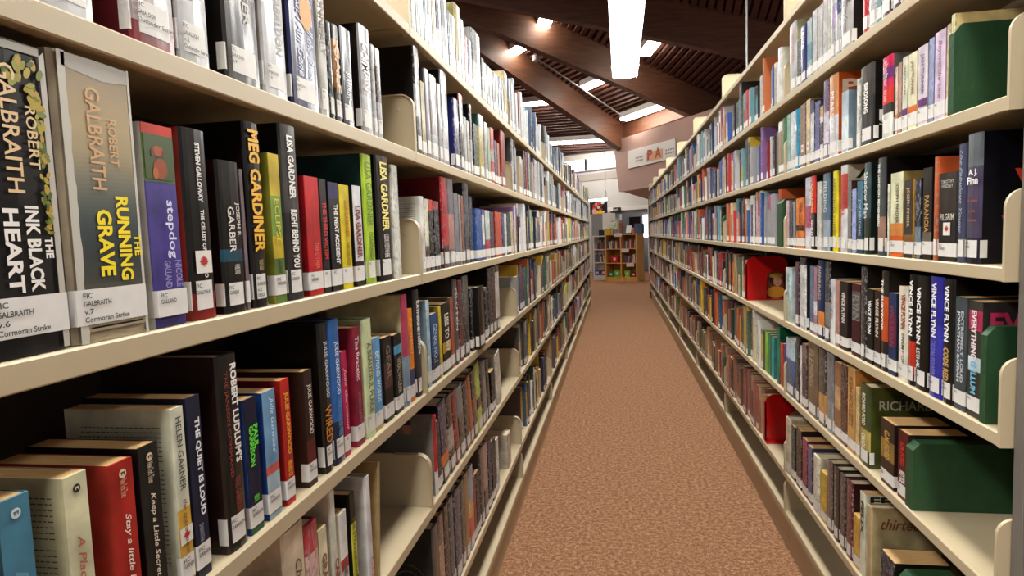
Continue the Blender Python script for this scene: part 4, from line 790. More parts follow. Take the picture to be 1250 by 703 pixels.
('L', 'E', 1, 3, 1.5665, 1.6339, 0.2189, 0.008, 'h', '1a1a44;e06a1c@.22-.36;16120f@0-.22', '12121f', 'navy hardcover with orange band', '', {'lab': 'FIC', 'lean': '7'}),
('L', 'E', 1, 4, 1.6426, 1.6973, 0.2165, 0.008, 'h', '221d1a;a8a49c@.3-.6', '14110f', 'black hardcover with grey band', '', {'lab': 'FIC', 'lean': '8'}),
('L', 'E', 1, 5, 1.7068, 1.7505, 0.2158, 0.008, 'h', '7c1a16', '4c1210', 'dark red leaning hardcover', '', {'lab': 'FIC', 'lean': '8'}),
('L', 'E', 1, 6, 1.7555, 1.8228, 0.2131, 0.008, 'h', '6f7376;3e3c38@0-.6', '2c2c2c', 'grey leaning hardcover', '', {'lab': 'FIC', 'lean': '8'}),
('L', 'E', 1, 7, 1.8282, 1.8836, 0.2072, 0.008, 'h', '28221d', '16120f', 'black brown leaning hardcover', '', {'lab': 'FIC', 'lean': '8'}),
('L', 'E', 1, 8, 1.8917, 1.9303, 0.2202, 0.008, 'h', 'a4552c', '8a4420', 'orange brown leaning hardcover', '', {'lab': 'FIC', 'lean': '8'}),
('L', 'E', 1, 9, 1.9387, 1.9982, 0.2235, 0.008, 'h', '26201c;8a4a28@.4-.6', '15110e', 'dark patterned leaning hardcover', '', {'lab': 'FIC', 'lean': '8'}),
('L', 'E', 1, 10, 2.0046, 2.0638, 0.2341, 0.008, 'h', 'b4c65a;2c2a20@.35-.5', '4a5020', 'lime green leaning hardcover', '', {'lab': 'FIC', 'lean': '8'}),
('L', 'E', 1, 11, 2.0706, 2.1123, 0.2254, 0.008, 'h', '2a2622', '161412', 'slim black leaning hardcover', '', {'lab': 'FIC', 'lean': '8'}),
('L', 'E', 1, 12, 2.1208, 2.1555, 0.2189, 0.008, 'h', '8f8c86', '3c3a38', 'slim grey leaning hardcover', '', {'lab': 'FIC', 'lean': '8'}),
('L', 'E', 1, 13, 2.1644, 2.2082, 0.2122, 0.008, 'h', '34302c', '1c1a18', 'slim charcoal leaning hardcover', '', {'lab': 'FIC', 'lean': '8'}),
('L', 'E', 1, 14, 2.2393, 2.3042, 0.1524, 0.008, 'p', '15130f', '0e0c0a', 'short black paperback', '', {'lab': 'FIC', 'lean': '3'}),
('L', 'E', 1, 15, 2.3467, 2.4361, 0.1972, 0.008, 'h', 'cfcabc', 'a8a394', 'tall grey white leaning hardcover', '', {'nolab': '1', 'lean': '9'}),
('L', 'F', 1, 1, 1.4438, 1.4932, 0.2529, 0.008, 'h', '4c4a48', '2a2724', 'dark hardcover with thin white circles on cover', '', {'art': 'circle', 'lab': 'FIC'}),
('L', 'F', 1, 2, 1.5031, 1.5404, 0.2592, 0.008, 'h', '7a6458;b89078@.3-.7', '3c302a', 'brown pink hardcover', '', {'lab': 'FIC'}),
('L', 'F', 1, 3, 1.5502, 1.5898, 0.262, 0.008, 'h', '3a3028', '241c18', 'dark brown hardcover', '', {'lab': 'FIC'}),
('L', 'F', 1, 4, 1.5998, 1.6418, 0.2629, 0.008, 'h', '4a4c50', '2a2c2e', 'slate grey hardcover', '', {'lab': 'FIC'}),
('L', 'F', 1, 5, 1.6524, 1.7239, 0.2583, 0.008, 'h', '16344c', '10202c', 'teal navy hardcover', '', {'lab': 'FIC'}),
('L', 'F', 1, 6, 1.7309, 1.7648, 0.2572, 0.008, 'h', '4c4a4c', '2a2828', 'charcoal hardcover', '', {'lab': 'FIC'}),
('L', 'F', 1, 7, 1.772, 1.8226, 0.2603, 0.008, 'h', '8a6c48', '4c3c2c', 'tan brown hardcover', '', {'lab': 'FIC'}),
('L', 'F', 1, 8, 1.8298, 1.8877, 0.2573, 0.008, 'h', '8aa0ac;c84a24@.1-.4;d8a060@.4-.6', '4c6470', 'pale blue and orange hardcover', '', {'lab': 'FIC'}),
('L', 'F', 1, 9, 1.8889, 1.9221, 0.2085, 0.008, 'p', '7c1c24', '4c1216', 'short dark red paperback', '', {'lab': 'FIC'}),
('L', 'F', 1, 10, 1.9286, 1.9767, 0.2049, 0.008, 'p', '16120f', '0f0c0a', 'short black paperback', '', {'lab': 'FIC'}),
('L', 'F', 1, 11, 1.9952, 2.0397, 0.2627, 0.008, 'h', '4c3e3a', '5c4a42', 'dark brown hardcover with grey cover', '', {'lab': 'FIC'}),
('L', 'F', 1, 12, 2.047, 2.1136, 0.2557, 0.008, 'h', 'a88c84;3a2c28@0-.4', '5c4a44', 'dusty pink hardcover', '', {'lab': 'FIC'}),
('L', 'F', 1, 13, 2.1276, 2.1844, 0.2407, 0.008, 'p', '101c38', '0c1424', 'navy paperback', '', {'lab': 'FIC'}),
('L', 'F', 1, 14, 2.1988, 2.2594, 0.2227, 0.008, 'p', '12141c', '0c0d12', 'blue black paperback', '', {'lab': 'FIC'}),
('L', 'F', 1, 15, 2.2742, 2.3227, 0.2031, 0.008, 'p', 'cfccc6', '8a867c', 'thin white paperback', '', {'lab': 'FIC'}),
('L', 'F', 1, 16, 2.5173, 2.5962, 0.1434, 0.008, 'h', 'b8ae98', 'b3a996', 'cream grey hardcover with printed back cover', '', {'nolab': '1', 'blurb': '1'}),
('R', 'A', 1, 1, 1.5755, 1.6063, 0.22, 0.008, 'h', 'a8987c', '6c5c44', 'tan grey hardcover', '', {'lab': 'FIC'}),
('R', 'A', 1, 2, 1.6105, 1.6473, 0.23, 0.008, 'h', '44283c;c8b8c0@.3-.6', '24182c', 'plum hardcover', '', {'lab': 'FIC'}),
('R', 'A', 1, 3, 1.6562, 1.712, 0.23, 0.008, 'h', 'd4ccc4;3c1c24@.0-.2;24242c@.3-.7', '1c1c20', 'white and dark wine hardcover', '', {'lab': 'FIC'}),
('R', 'A', 1, 4, 1.7169, 1.743, 0.23, 0.008, 'p', '5c8480', '3c5c5c', 'teal paperback', '', {'lab': 'FIC'}),
('R', 'A', 1, 5, 1.7465, 1.7879, 0.22, 0.008, 'h', 'ddd4b4;d8a830@.4-.7', 'a8a090', 'white and yellow hardcover', '', {'lab': 'FIC'}),
('R', 'A', 1, 6, 1.7932, 1.8314, 0.22, 0.008, 'h', 'b01c24', '7c1418', 'red hardcover', '', {'lab': 'FIC'}),
('R', 'A', 1, 7, 1.9073, 1.9937, 0.24, 0.008, 'h', 'a4a09c;5c5854@.5-1', '1c1a18', 'thick silver and black hardcover', 'Flora Greene/4a4a4c/.5/.8/.5/.4/i', {'lab': 'FIC'}),
('R', 'A', 1, 8, 2.0005, 2.042, 0.23, 0.008, 'h', 'c8c8d4;38406c@.5-.8', '50546c', 'white and navy hardcover', '', {'lab': 'FIC'}),
('R', 'A', 1, 9, 2.0455, 2.0817, 0.22, 0.008, 'h', 'd4ccd8;a090b8@.4-.7', '8c84a0', 'lilac white hardcover', '', {'lab': 'FIC'}),
('R', 'A', 1, 10, 2.0854, 2.1139, 0.21, 0.008, 'p', 'cfa898', 'a07c6c', 'dusty rose paperback', '', {'lab': 'FIC'}),
('R', 'A', 1, 11, 2.1192, 2.1527, 0.22, 0.008, 'p', 'd8cabc', 'a07c54', 'tall pale tan paperback', '', {'lab': 'FIC'}),
('R', 'A', 1, 12, 2.1583, 2.2072, 0.1964, 0.008, 'p', 'dcd0b8', 'a0784c', 'cream paperback beside tan ones', '', {'lab': 'FIC'}),
('R', 'A', 1, 13, 2.2156, 2.263, 0.2002, 0.008, 'p', 'd8ccb4', 'a47c50', 'cream paperback with tan cover', '', {'lab': 'FIC'}),
('R', 'A', 1, 14, 2.2719, 2.3219, 0.1905, 0.008, 'p', '9ab8b8;4a7c8c@.3-.6', '5a7c84', 'pale teal paperback', '', {'lab': 'FIC'}),
('R', 'A', 1, 15, 2.3266, 2.3941, 0.1891, 0.008, 'h', '1c2460', '141838', 'navy hardcover with white lettering', 'CAUTION/e0e0e8/.05/.4/.5/.6/b', {'lab': 'FIC'}),
('R', 'A', 1, 16, 2.4041, 2.4398, 0.1581, 0.008, 'p', '3a3a34', '2c2c28', 'slim dark paperback', '', {}),
('R', 'A', 1, 17, 2.4502, 2.5369, 0.2387, 0.008, 'h', 'e0c8bc;e8e4dc@.2-.6', 'bfa982', 'white and pink hardcover', 'LOST HOUSE GIRL/b06a60/.08/.6/.5/.5', {'lab': 'FIC'}),
('R', 'B', 1, 1, 1.3679, 1.3816, 0.1894, 0.008, 'p', 'd8c898', 'c8b078', 'tall cream book behind green bookend', '', {'nolab': '1', 'd': '20'}),
('R', 'B', 1, 2, 1.3832, 1.3973, 0.176, 0.008, 'p', 'cbb08c', 'a08860', 'tan paperback beside the green bookend', '', {'lab': 'FIC'}),
('R', 'B', 1, 3, 1.402, 1.4449, 0.1737, 0.008, 'p', 'd4b8cc', 'a48ca0', 'lilac pink paperback with script', 'Beyond the Line/8c5c84/.1/.75/.5/.42/i', {'lab': 'FIC'}),
('R', 'B', 1, 4, 1.4483, 1.4692, 0.1697, 0.008, 'p', '8c94b4', '64688c', 'blue lavender paperback', '', {'lab': 'FIC'}),
('R', 'B', 1, 5, 1.4745, 1.5186, 0.1657, 0.008, 'p', 'c8bcc4;642c6c@.24-.34', '9c9098', 'lavender paperback with purple band', 'JAN TURNER/6c5c74/.1/.6/.5/.42', {'lab': 'FIC'}),
('R', 'B', 1, 6, 1.5224, 1.5637, 0.1631, 0.008, 'p', 'e4c8a8;d8641c@.2-.31', 'b89c78', 'peach paperback with orange band', 'JAN TURNER/8c5c44/.1/.55/.5/.42', {'lab': 'FIC'}),
('R', 'B', 1, 7, 1.5677, 1.5926, 0.1642, 0.008, 'p', 'e0d0b4;5c2c5c@.22-.31', 'b8a88c', 'cream paperback with plum band', 'JAN TURN/7c6454/.1/.5/.5/.5', {'lab': 'FIC'}),
('R', 'B', 1, 8, 1.5968, 1.6139, 0.1581, 0.008, 'p', 'b48c80;5c3438@.22-.3', '7c5c54', 'rosy brown paperback', '', {'lab': 'FIC'}),
('R', 'B', 1, 9, 1.6161, 1.6293, 0.1533, 0.008, 'p', 'd8b8a4;e07c1c@.22-.3', '5c4438', 'thin beige paperback', '', {'lab': 'FIC'}),
('R', 'B', 1, 10, 1.6449, 1.7011, 0.1904, 0.008, 'h', 'c01c4c;e8dcc0@.0-.38;2c2420@.3-.42;c42c20@.42-.62;6a2a6c@.72-.86', '5c5854', 'pink red and cream hardcover', 'shelter me/e8b0c0/.05/.55/.5/.4', {'lab': 'FIC'}),
('R', 'B', 1, 11, 1.7538, 1.8411, 0.2008, 0.008, 'h', '3c3834;242220@.0-.6', '14110f', 'black hardcover with BIRDSONG lettering', 'BIRDSONG/f0ece4/.22/.6/.5/.3/b & S:B/f0ece4/.01/.05/.66/.026/b & S:SE/b8b0a4/.01/.05/.75/.014', {'lab': 'FIC/FAULKS'}),
('R', 'B', 1, 12, 1.8469, 1.8674, 0.1797, 0.008, 'h', 'd4ccc0', 'a49c90', 'thin off-white hardcover', '', {'lab': 'FIC'}),
('R', 'B', 1, 13, 1.932, 1.9845, 0.1692, 0.008, 'p', 'a9b6be;c0ccd0@.2-.6', '6c7c88', 'pale blue grey paperback', 'S:F/d8d8d0/.04/.1/.72/.02', {'lab': 'FIC'}),
('R', 'B', 1, 14, 2.0189, 2.0917, 0.2371, 0.008, 'h', 'd88c5c;c8c4c4@0-.5', 'b04a18', 'glossy orange hardcover with large lettering', 'PEARSON/e8e8ec/.2/.7/.5/.4 & S:PE/e0c8ac/.01/.1/.17/.04/b & S:T/d8d8d8/.01/.05/.62/.045/b', {'lab': 'FIC', 'sideb': '1'}),
('R', 'B', 1, 15, 2.1031, 2.1445, 0.2362, 0.008, 'h', '6c5c78;c8bcd0@.2-.6', '3c3444', 'mottled purple hardcover', '', {'lab': 'FIC'}),
('R', 'B', 1, 16, 2.1501, 2.181, 0.1679, 0.008, 'p', 'd8d4cc;2c2824@.3-.7;c09c5c@.8-1', '3c3830', 'white and black paperback', '', {'lab': 'FIC'}),
('R', 'B', 1, 17, 2.1868, 2.2335, 0.1918, 0.008, 'p', '54507c', '383458', 'violet grey paperback', '', {'lab': 'FIC'}),
('R', 'B', 1, 18, 2.2422, 2.2823, 0.2047, 0.008, 'p', '2c3454;c8ccd4@.2-.8', '1c2238', 'navy and white paperback', '', {'lab': 'FIC'}),
('R', 'B', 1, 19, 2.2869, 2.3287, 0.2164, 0.008, 'p', 'd0b48c', '8c6c4c', 'tan cream paperback', '', {'leaf': '1', 'lab': 'FIC'}),
('R', 'B', 1, 20, 2.3383, 2.4073, 0.2128, 0.008, 'p', '7c6858', '54443c', 'brown paperback', '', {'leaf': '1', 'lab': 'FIC'}),
('R', 'B', 1, 21, 2.4175, 2.4593, 0.2084, 0.008, 'h', '1c7c9c', '14546c', 'bright teal hardcover', '', {'lab': 'FIC'}),
('R', 'B', 1, 22, 2.4647, 2.525, 0.21, 0.008, 'p', 'c8d8d8', '8ca8a8', 'pale aqua paperback', '', {'lab': 'FIC'}),
('R', 'B', 1, 23, 2.5306, 2.5767, 0.2117, 0.008, 'p', '8fb0a4', '5c7c74', 'pale sea green paperback', '', {'lab': 'FIC'}),
('R', 'C', 1, 1, 1.2657, 1.3121, 0.2355, 0.008, 'h', '1d1c28;443c54@.2-.8;5c6468@.75-1', '0e0c12', 'thick black violet hardcover with letters on cover', 'H:A. J./e8e4e4/.27/.3/b & H:Finn/e8e4e4/.33/.3/b & H:the woman/a85048/.5/.12 & H:in the/a85048/.58/.12 & H:window/a85048/.65/.12 & S:W/d84030/.05/.11/.36/.035/b & S:W/a84040/.03/.09/.7/.03/b & S:A/c8c8c4/.05/.08/.84/.036', {'lab': 'FIC/FINN'}),
('R', 'C', 1, 2, 1.3164, 1.3427, 0.222, 0.008, 'h', '3c4058;7c7c70@.05-.2', '24283c', 'slate violet hardcover with script', 'The Fabulous Young/9ca4b8/.05/.75/.5/.5/i', {'lab': 'FIC'}),
('R', 'C', 1, 3, 1.3487, 1.417, 0.1738, 0.008, 'p', '2c2420;1c1614@0-.5', '3c4440', 'dark paperback with maple leaf sticker', 'H:TIMOTHY/b8b8b0/.08/.1 & H:FINDLEY/b8b8b0/.13/.1 & H:PILGRIM/c8c4b8/.46/.2', {'lab': 'FIC/FINDLEY', 'leaf': '2'}),
('R', 'C', 1, 4, 1.422, 1.4357, 0.2091, 0.008, 'h', 'b45c34', 'b8542c', 'rusty orange hardcover', '', {'lab': 'FIC'}),
('R', 'C', 1, 5, 1.4461, 1.4857, 0.1914, 0.008, 'p', '1c1814;5c5448@.1-.3', '100e0c', 'black paperback with gold lettering', 'PARANOIA/b88c4c/.3/.7/.5/.5', {'lab': 'FIC'}),
('R', 'C', 1, 6, 1.4932, 1.5219, 0.1728, 0.008, 'p', '141c2c;5c6c7c@.1-.4', '18140f', 'blue black paperback', '', {'lab': 'FIC'}),
('R', 'C', 1, 7, 1.5318, 1.5746, 0.1729, 0.008, 'p', '322c24;7c5424@.1-.3', 'c08c2c', 'brown black paperback with gold cover edge', 'JOSEPH FINDER/c8a878/.1/.6/.5/.4', {'lab': 'FIC'}),
('R', 'C', 1, 8, 1.5809, 1.6473, 0.1947, 0.008, 'p', 'dfcfa8;d05a18@0-.25;d8803a@.25-.4', '8c7c48', 'cream and orange sunset paperback', 'JOSEPH FINDER/4c3420/.12/.6/.55/.3', {'lab': 'FIC/FINDER'}),
('R', 'C', 1, 9, 1.6534, 1.6637, 0.1716, 0.008, 'p', 'e0d4b8', 'a89c80', 'thin cream paperback', '', {}),
('R', 'C', 1, 10, 1.678, 1.72, 0.2379, 0.008, 'h', '3a3e40;8a6a58@.1-.4', '14120f', 'tall grey brown hardcover', 'THE LONDON REMEMBERS/e4e4dc/.05/.7/.25/.3/b', {'lab': 'FIC'}),
('R', 'C', 1, 11, 1.7723, 1.8082, 0.2356, 0.008, 'h', '3c4c50;1c2a20@0-.4', '16221f', 'dark green hardcover with pale lettering', 'Shadow Man/d8e4e0/.1/.6/.5/.7 & S:S/a8b4b0/.03/.09/.42/.03/i', {'lab': 'FIC'}),
('R', 'C', 1, 12, 1.8196, 1.8605, 0.1935, 0.008, 'p', '3c6c84;1c3c50@0-.5', '2c3c44', 'teal blue paperback', 'JOY FIELDING/a8c8d4/.25/.75/.5/.5', {'lab': 'FIC'}),
('R', 'C', 1, 13, 1.8665, 1.8972, 0.1746, 0.008, 'p', '8c9cc8;d89c4c@.1-.2', '642420', 'periwinkle paperback', '', {'lab': 'FIC'}),
('R', 'C', 1, 14, 1.9035, 1.9289, 0.1994, 0.008, 'p', '6c6c68', '3c2418', 'grey paperback', '', {'lab': 'FIC'}),
('R', 'C', 1, 15, 1.9387, 1.9856, 0.2468, 0.008, 'h', 'e0dcd4;b04038@.5-.9', 'c4bca8', 'cream hardcover with handwritten cover lettering', 'THE GIRL/c04840/.08/.6/.5/.5 & S:He/201c18/.02/.14/.1/.03/i', {'lab': 'FIC'}),
('R', 'C', 1, 16, 2.0135, 2.0532, 0.2373, 0.008, 'h', 'ecc41c', 'c4742c', 'bright yellow hardcover', 'AND OTHER SONGS/7c5c10/.08/.8/.5/.45', {'lab': 'FIC'}),
('R', 'C', 1, 17, 2.0869, 2.1458, 0.2375, 0.008, 'h', '4c6478;8c9cac@0-.4', '1c2834', 'slate blue hardcover', 'FIELDING/c8d4dc/.1/.5/.5/.5', {'lab': 'FIC'}),
('R', 'C', 1, 18, 2.1662, 2.2083, 0.2179, 0.008, 'p', 'e0dcc4', 'b4ac94', 'cream paperback with red mark', '', {'lab': 'FIC'}),
('R', 'C', 1, 19, 2.2256, 2.2702, 0.2412, 0.008, 'h', 'c02420;14100f@.0-.5', '18120f', 'tall red and black hardcover', 'COLLINS/e8b040/.1/.5/.5/.6/b & GOLD/e8e4dc/.6/.9/.5/.6/b', {'lab': 'FIC'}),
('R', 'C', 1, 20, 2.2793, 2.3358, 0.2408, 0.008, 'h', 'c4bccc;a03c64@.3-.6', '6c6474', 'tall lilac white hardcover', '', {'lab': 'FIC'}),
('R', 'C', 1, 21, 2.3504, 2.4527, 0.177, 0.008, 'p', 'e4742c;2c1c14@.35-.46', 'c05420', 'orange paperback with dark band', 'FIRM CIGAR/8c2c14/.1/.6/.6/.4', {'lab': 'FIC'}),
('R', 'C', 1, 22, 2.4613, 2.4907, 0.169, 0.008, 'p', '7c8490', '50545c', 'thin grey paperback', '', {'lab': 'FIC'}),
('R', 'C', 1, 23, 2.4962, 2.5415, 0.171, 0.008, 'p', '34303c', '201c24', 'thin dark paperback', '', {'lab': 'FIC'}),
('R', 'C', 1, 24, 2.5472, 2.5884, 0.1763, 0.008, 'p', 'c8a8ac', '8c6c70', 'pinkish paperback', '', {'lab': 'FIC'}),
('R', 'D', 1, 1, 1.2518, 1.2971, 0.2152, 0.008, 'p', '34322c;a42c4c@.75-.92;b8c8cc@.4-.52', '2a2624', 'black paperback with painted multicolour lettering', 'EVERYTHING/e8d8dc/.08/.5/.45/.4/b & IS ILLUM/6cb0cc/.52/.8/.45/.4/b & S:EVEN/c02c58/.01/.12/.18/.04/b & S:IS/a0c8d4/.01/.06/.42/.045/b & S:U/e4c41c/.01/.05/.66/.04/b', {'lab': 'FIC'}),
('R', 'D', 1, 2, 1.3043, 1.3445, 0.2176, 0.008, 'p', '3c4448', '4c4c48', 'grey paperback with white lettering', 'EXTREMELY LOUD/b8c0c4/.12/.75/.7/.26/b & JONATHAN SAFRAN/d0d8dc/.12/.75/.35/.3/b', {'lab': 'FIC'}),
('R', 'D', 1, 3, 1.3492, 1.3859, 0.2488, 0.008, 'h', '16140f', '0e0c0a', 'black hardcover with tan CODE RED lettering', 'VINCE FLYNN/ecece8/.05/.5/.4/.5/b & CODE RED/b89858/.55/.85/.4/.6/b', {'lab': 'FIC/FLYNN'}),
('R', 'D', 1, 4, 1.3908, 1.4441, 0.2501, 0.008, 'h', '29288c;34349c@.2-.6', '16163c', 'bright royal blue hardcover', 'VINCE FLYNN/ecece8/.05/.5/.4/.38/b & TOTAL POWER/7c84c8/.53/.85/.4/.3', {'lab': 'FIC/FLYNN'}),
('R', 'D', 1, 5, 1.4531, 1.5059, 0.2476, 0.008, 'h', '15130f', '0e0c0a', 'thick black hardcover with LETHAL lettering', 'VINCE FLYNN/e8e8e4/.1/.6/.3/.35/b & LETHAL/e8e8e4/.64/.85/.3/.3', {'lab': 'FIC/FLYNN'}),
('R', 'D', 1, 6, 1.5118, 1.5399, 0.248, 0.008, 'h', '16120f;b4301c@.1-.4', '100d0b', 'tall black and red hardcover', 'VINCE FLYNN/f0f0ec/.05/.55/.5/.6/b', {'lab': 'FIC/FLYNN'}),
('R', 'D', 1, 7, 1.544, 1.593, 0.2172, 0.008, 'p', 'cfc4b4', '9c9084', 'white paperback with red lettering', 'VINCE FLYNN/8c3428/.08/.45/.5/.45/b & ENEMY OF/3c3c3c/.5/.85/.5/.3', {'lab': 'FIC/FLYNN'}),
('R', 'D', 1, 8, 1.6064, 1.6501, 0.1965, 0.008, 'p', '1c2c50;5c2038@.35-.75', '141c30', 'blue and crimson paperback', 'VINCE FLYNN/8c4058/.15/.65/.5/.5', {'lab': 'FIC/FLYNN'}),
('R', 'D', 1, 9, 1.6573, 1.69, 0.2463, 0.008, 'h', 'c05024;2c2622@.75-1;2a2422@0-.3', '24201c', 'orange and black hardcover', 'THE SURVIVOR/ece4d8/.08/.6/.3/.4/b', {'lab': 'FIC/FLYNN'}),
('R', 'D', 1, 10, 1.6965, 1.7351, 0.1944, 0.008, 'p', '2c1c16', '1c130f', 'dark brown paperback with lettering', 'VINCE FLYNN/d8c8b4/.1/.6/.5/.5/b', {'lab': 'FIC/FLYNN'}),
('R', 'D', 1, 11, 1.743, 1.7867, 0.1942, 0.008, 'p', '14120f', '0f0d0c', 'black paperback with white lettering', 'VINCE FLYNN/e8e8e4/.15/.6/.5/.5/b', {'lab': 'FIC/FLYNN'}),
('R', 'D', 1, 12, 1.7923, 1.825, 0.249, 0.008, 'h', '2c2826', '1e1916', 'tall charcoal hardcover', '', {'lab': 'FIC'}),
('R', 'D', 1, 13, 1.8297, 1.8937, 0.199, 0.008, 'p', '3c1418;504c48@.5-.9', '34201e', 'maroon paperback with large lettering', 'FLYNN/8c8884/.15/.5/.5/.7', {'lab': 'FIC/FLYNN'}),
('R', 'D', 1, 14, 1.9259, 1.9868, 0.1985, 0.008, 'p', '241c1a', '1c1614', 'brown black paperback with white lettering', 'VINCE FLYNN/d8d0c4/.15/.6/.5/.45/b', {'lab': 'FIC/FLYNN'}),
('R', 'D', 1, 15, 1.9938, 2.0274, 0.1967, 0.008, 'p', 'a8786c', '6c4c44', 'dusty pink paperback', '', {'lab': 'FIC'}),
('R', 'D', 1, 16, 2.0333, 2.0699, 0.1986, 0.008, 'h', 'dcd8d0', '8c8880', 'white hardcover with fine lettering', 'KATE/6c6c6c/.2/.6/.5/.4', {'lab': 'FIC'}),
('R', 'D', 1, 17, 2.0744, 2.1254, 0.2484, 0.008, 'h', '2c2c2c;6c6864@.2-.5', '100f0f', 'dark grey hardcover with thin white curves', '', {'lab': 'FIC'}),
('R', 'D', 1, 18, 2.1375, 2.196, 0.2505, 0.008, 'h', '1c2c50;d07c3c@.15-.35', '181c2c', 'navy hardcover with orange sunset', 'FANNIE FLAGG/d8c8b4/.08/.5/.5/.45', {'lab': 'FIC'}),
('R', 'D', 1, 19, 2.2046, 2.2399, 0.2265, 0.008, 'p', '9c7484;d4c8d0@.3-.5', '5c4450', 'mauve striped paperback', '', {'lab': 'FIC'}),
('R', 'D', 1, 20, 2.2444, 2.281, 0.2271, 0.008, 'p', '4c6480', '2c3c4c', 'slate blue paperback', '', {'lab': 'FIC'}),
('R', 'D', 1, 21, 2.3285, 2.3985, 0.2504, 0.008, 'h', 'd4d0c8;1c1a1c@.9-1', '24201f', 'white spotted hardcover', '', {'lab': 'FIC'}),
('R', 'D', 1, 22, 2.4089, 2.4567, 0.2328, 0.008, 'h', '3c1c34', '24141f', 'dark plum hardcover', '', {'lab': 'FIC'}),
('R', 'D', 1, 23, 2.5122, 2.5944, 0.2054, 0.008, 'p', 'b8ccd0;a8b0a0@0-.4', 'a4b0b0', 'pale blue green paperback', 'Judy Finnigan/5c7478/.1/.6/.5/.5/i', {'nolab': '1', 'd': '14'}),
('R', 'E', 1, 1, 1.5343, 1.5882, 0.1619, 0.008, 'p', '4c1414', '1a1210', 'dark red paperback with red lettering', 'G.M. FORD/c82c24/.15/.5/.5/.4/b & RED TIDE/ece4dc/.58/.85/.5/.5/b', {'lab': 'FIC/FORD'}),
('R', 'E', 1, 2, 1.6086, 1.6856, 0.1614, 0.008, 'p', '34221a;8c6c34@.4-.7', '24160f', 'brown black paperback with gold lettering', 'G.M. FORD/b8944c/.15/.6/.5/.4/b & S:G. M./a8845c/.02/.08/.2/.022', {'lab': 'FIC/FORD'}),
('R', 'E', 1, 3, 1.7569, 1.8226, 0.2166, 0.008, 'h', '3c4428;a89450@.2-.45', '44481c', 'green gold hardcover with large cover lettering', 'RICHARD FORD/d8d4b4/.1/.5/.5/.35/b & CANADA/e8e4cc/.6/.85/.5/.4/b & S:RICHARD/b8b49c/.02/.15/.22/.026', {'lab': 'FIC', 'blurb': '0'}),
('R', 'E', 1, 4, 1.8316, 1.8559, 0.1968, 0.008, 'p', 'c8b07c', 'b09058', 'thin cream gold paperback', '', {}),
('R', 'E', 1, 5, 1.8621, 1.9197, 0.239, 0.008, 'p', 'b88c54', 'b87c3c', 'amber paperback', 'KEN FOLLETT/6c4824/.1/.7/.5/.5', {'lab': 'FIC'}),
('R', 'E', 1, 6, 1.9263, 1.9741, 0.236, 0.008, 'p', '4c2c1c', '6c4024', 'dark brown paperback', '', {'lab': 'FIC'}),
('R', 'E', 1, 7, 1.9811, 2.0318, 0.2317, 0.008, 'p', '8c5c30;b89468@.4-.7', 'b07c44', 'brown tan paperback', '', {'lab': 'FIC'}),
('R', 'E', 1, 8, 2.043, 2.1009, 0.249, 0.008, 'h', '6c6c70;8c8c8c@0-.4', '44444a', 'grey hardcover', '', {'lab': 'FIC'}),
('R', 'E', 1, 9, 2.1129, 2.1837, 0.2478, 0.008, 'h', '3c342c;b8884c@.1-.42', '241c18', 'black and tan hardcover', '', {'lab': 'FIC'}),
('R', 'E', 1, 10, 2.1967, 2.3018, 0.2516, 0.008, 'h', '6c5c48', '3c3024', 'thick brown hardcover', 'FLEMING/a8947c/.1/.6/.5/.5', {'lab': 'FIC'}),
('R', 'E', 1, 11, 2.3211, 2.371, 0.2291, 0.008, 'p', '7c5c54;4c2c2c@.2-.7', '50403c', 'mauve brown paperback', '', {'lab': 'FIC'}),
('R', 'E', 1, 12, 2.3761, 2.3957, 0.2162, 0.008, 'p', 'd8d0c4', 'a09888', 'thin white paperback', '', {}),
('R', 'E', 1, 13, 2.4019, 2.45, 0.2392, 0.008, 'h', '221f1d', '15120f', 'black brown hardcover', '', {'lab': 'FIC'}),
('R', 'E', 1, 14, 2.4664, 2.5882, 0.2163, 0.008, 'h', '2c5080;a8c0cc@.65-1;1c3c68@0-.4', '44545c', 'blue hardcover pale at top', '', {'lab': 'FIC'}),
('R', 'F', 1, 1, 1.6009, 1.6775, 0.1398, 0.008, 'p', '141a2c', '17150f', 'navy black paperback with orange page top', '', {'nolab': '1'}),
('R', 'F', 1, 2, 1.7377, 1.7709, 0.2181, 0.008, 'h', 'b09c74', 'a4946c', 'tan green hardcover with thirteen on cover', 'S:thirteen/6c3c20/.02/.13/.2/.03/i', {'nolab': '1', 'd': '17'}),
('R', 'F', 1, 3, 1.7827, 1.8175, 0.2336, 0.008, 'p', 'd8d0b8', 'd4ccb4', 'cream paperback with black FELL lettering', 'FELIX/28241f/.1/.5/.5/.6/b & S:FELL/1c1a16/.01/.12/.07/.024/b', {'nolab': '1', 'd': '17'}),
('R', 'F', 1, 4, 1.8215, 1.8673, 0.1493, 0.008, 'p', 'd0a040', 'b08430', 'short golden paperback', '', {'lab': 'FIC'}),
('R', 'F', 1, 5, 1.8759, 1.9208, 0.2266, 0.008, 'h', '5c2028', '341416', 'maroon hardcover', '', {'lab': 'FIC'}),
('R', 'F', 1, 6, 1.9313, 1.9721, 0.2265, 0.008, 'h', '34302c', '201c18', 'dark charcoal hardcover', '', {'lab': 'FIC'}),
('R', 'F', 1, 7, 1.9831, 2.0299, 0.2259, 0.008, 'h', '2c2a28', '1c1a16', 'charcoal hardcover with spaced lettering', 'KOSSLER/a09c94/.1/.7/.5/.4', {'lab': 'FIC'}),
('R', 'F', 1, 8, 2.0453, 2.0913, 0.2238, 0.008, 'h', '5c4c44', '34281f', 'grey brown hardcover', '', {'lab': 'FIC'}),
('R', 'F', 1, 9, 2.1027, 2.16, 0.1642, 0.008, 'p', 'c8a43c', 'a0802c', 'short yellow paperback', '', {'lab': 'FIC'}),
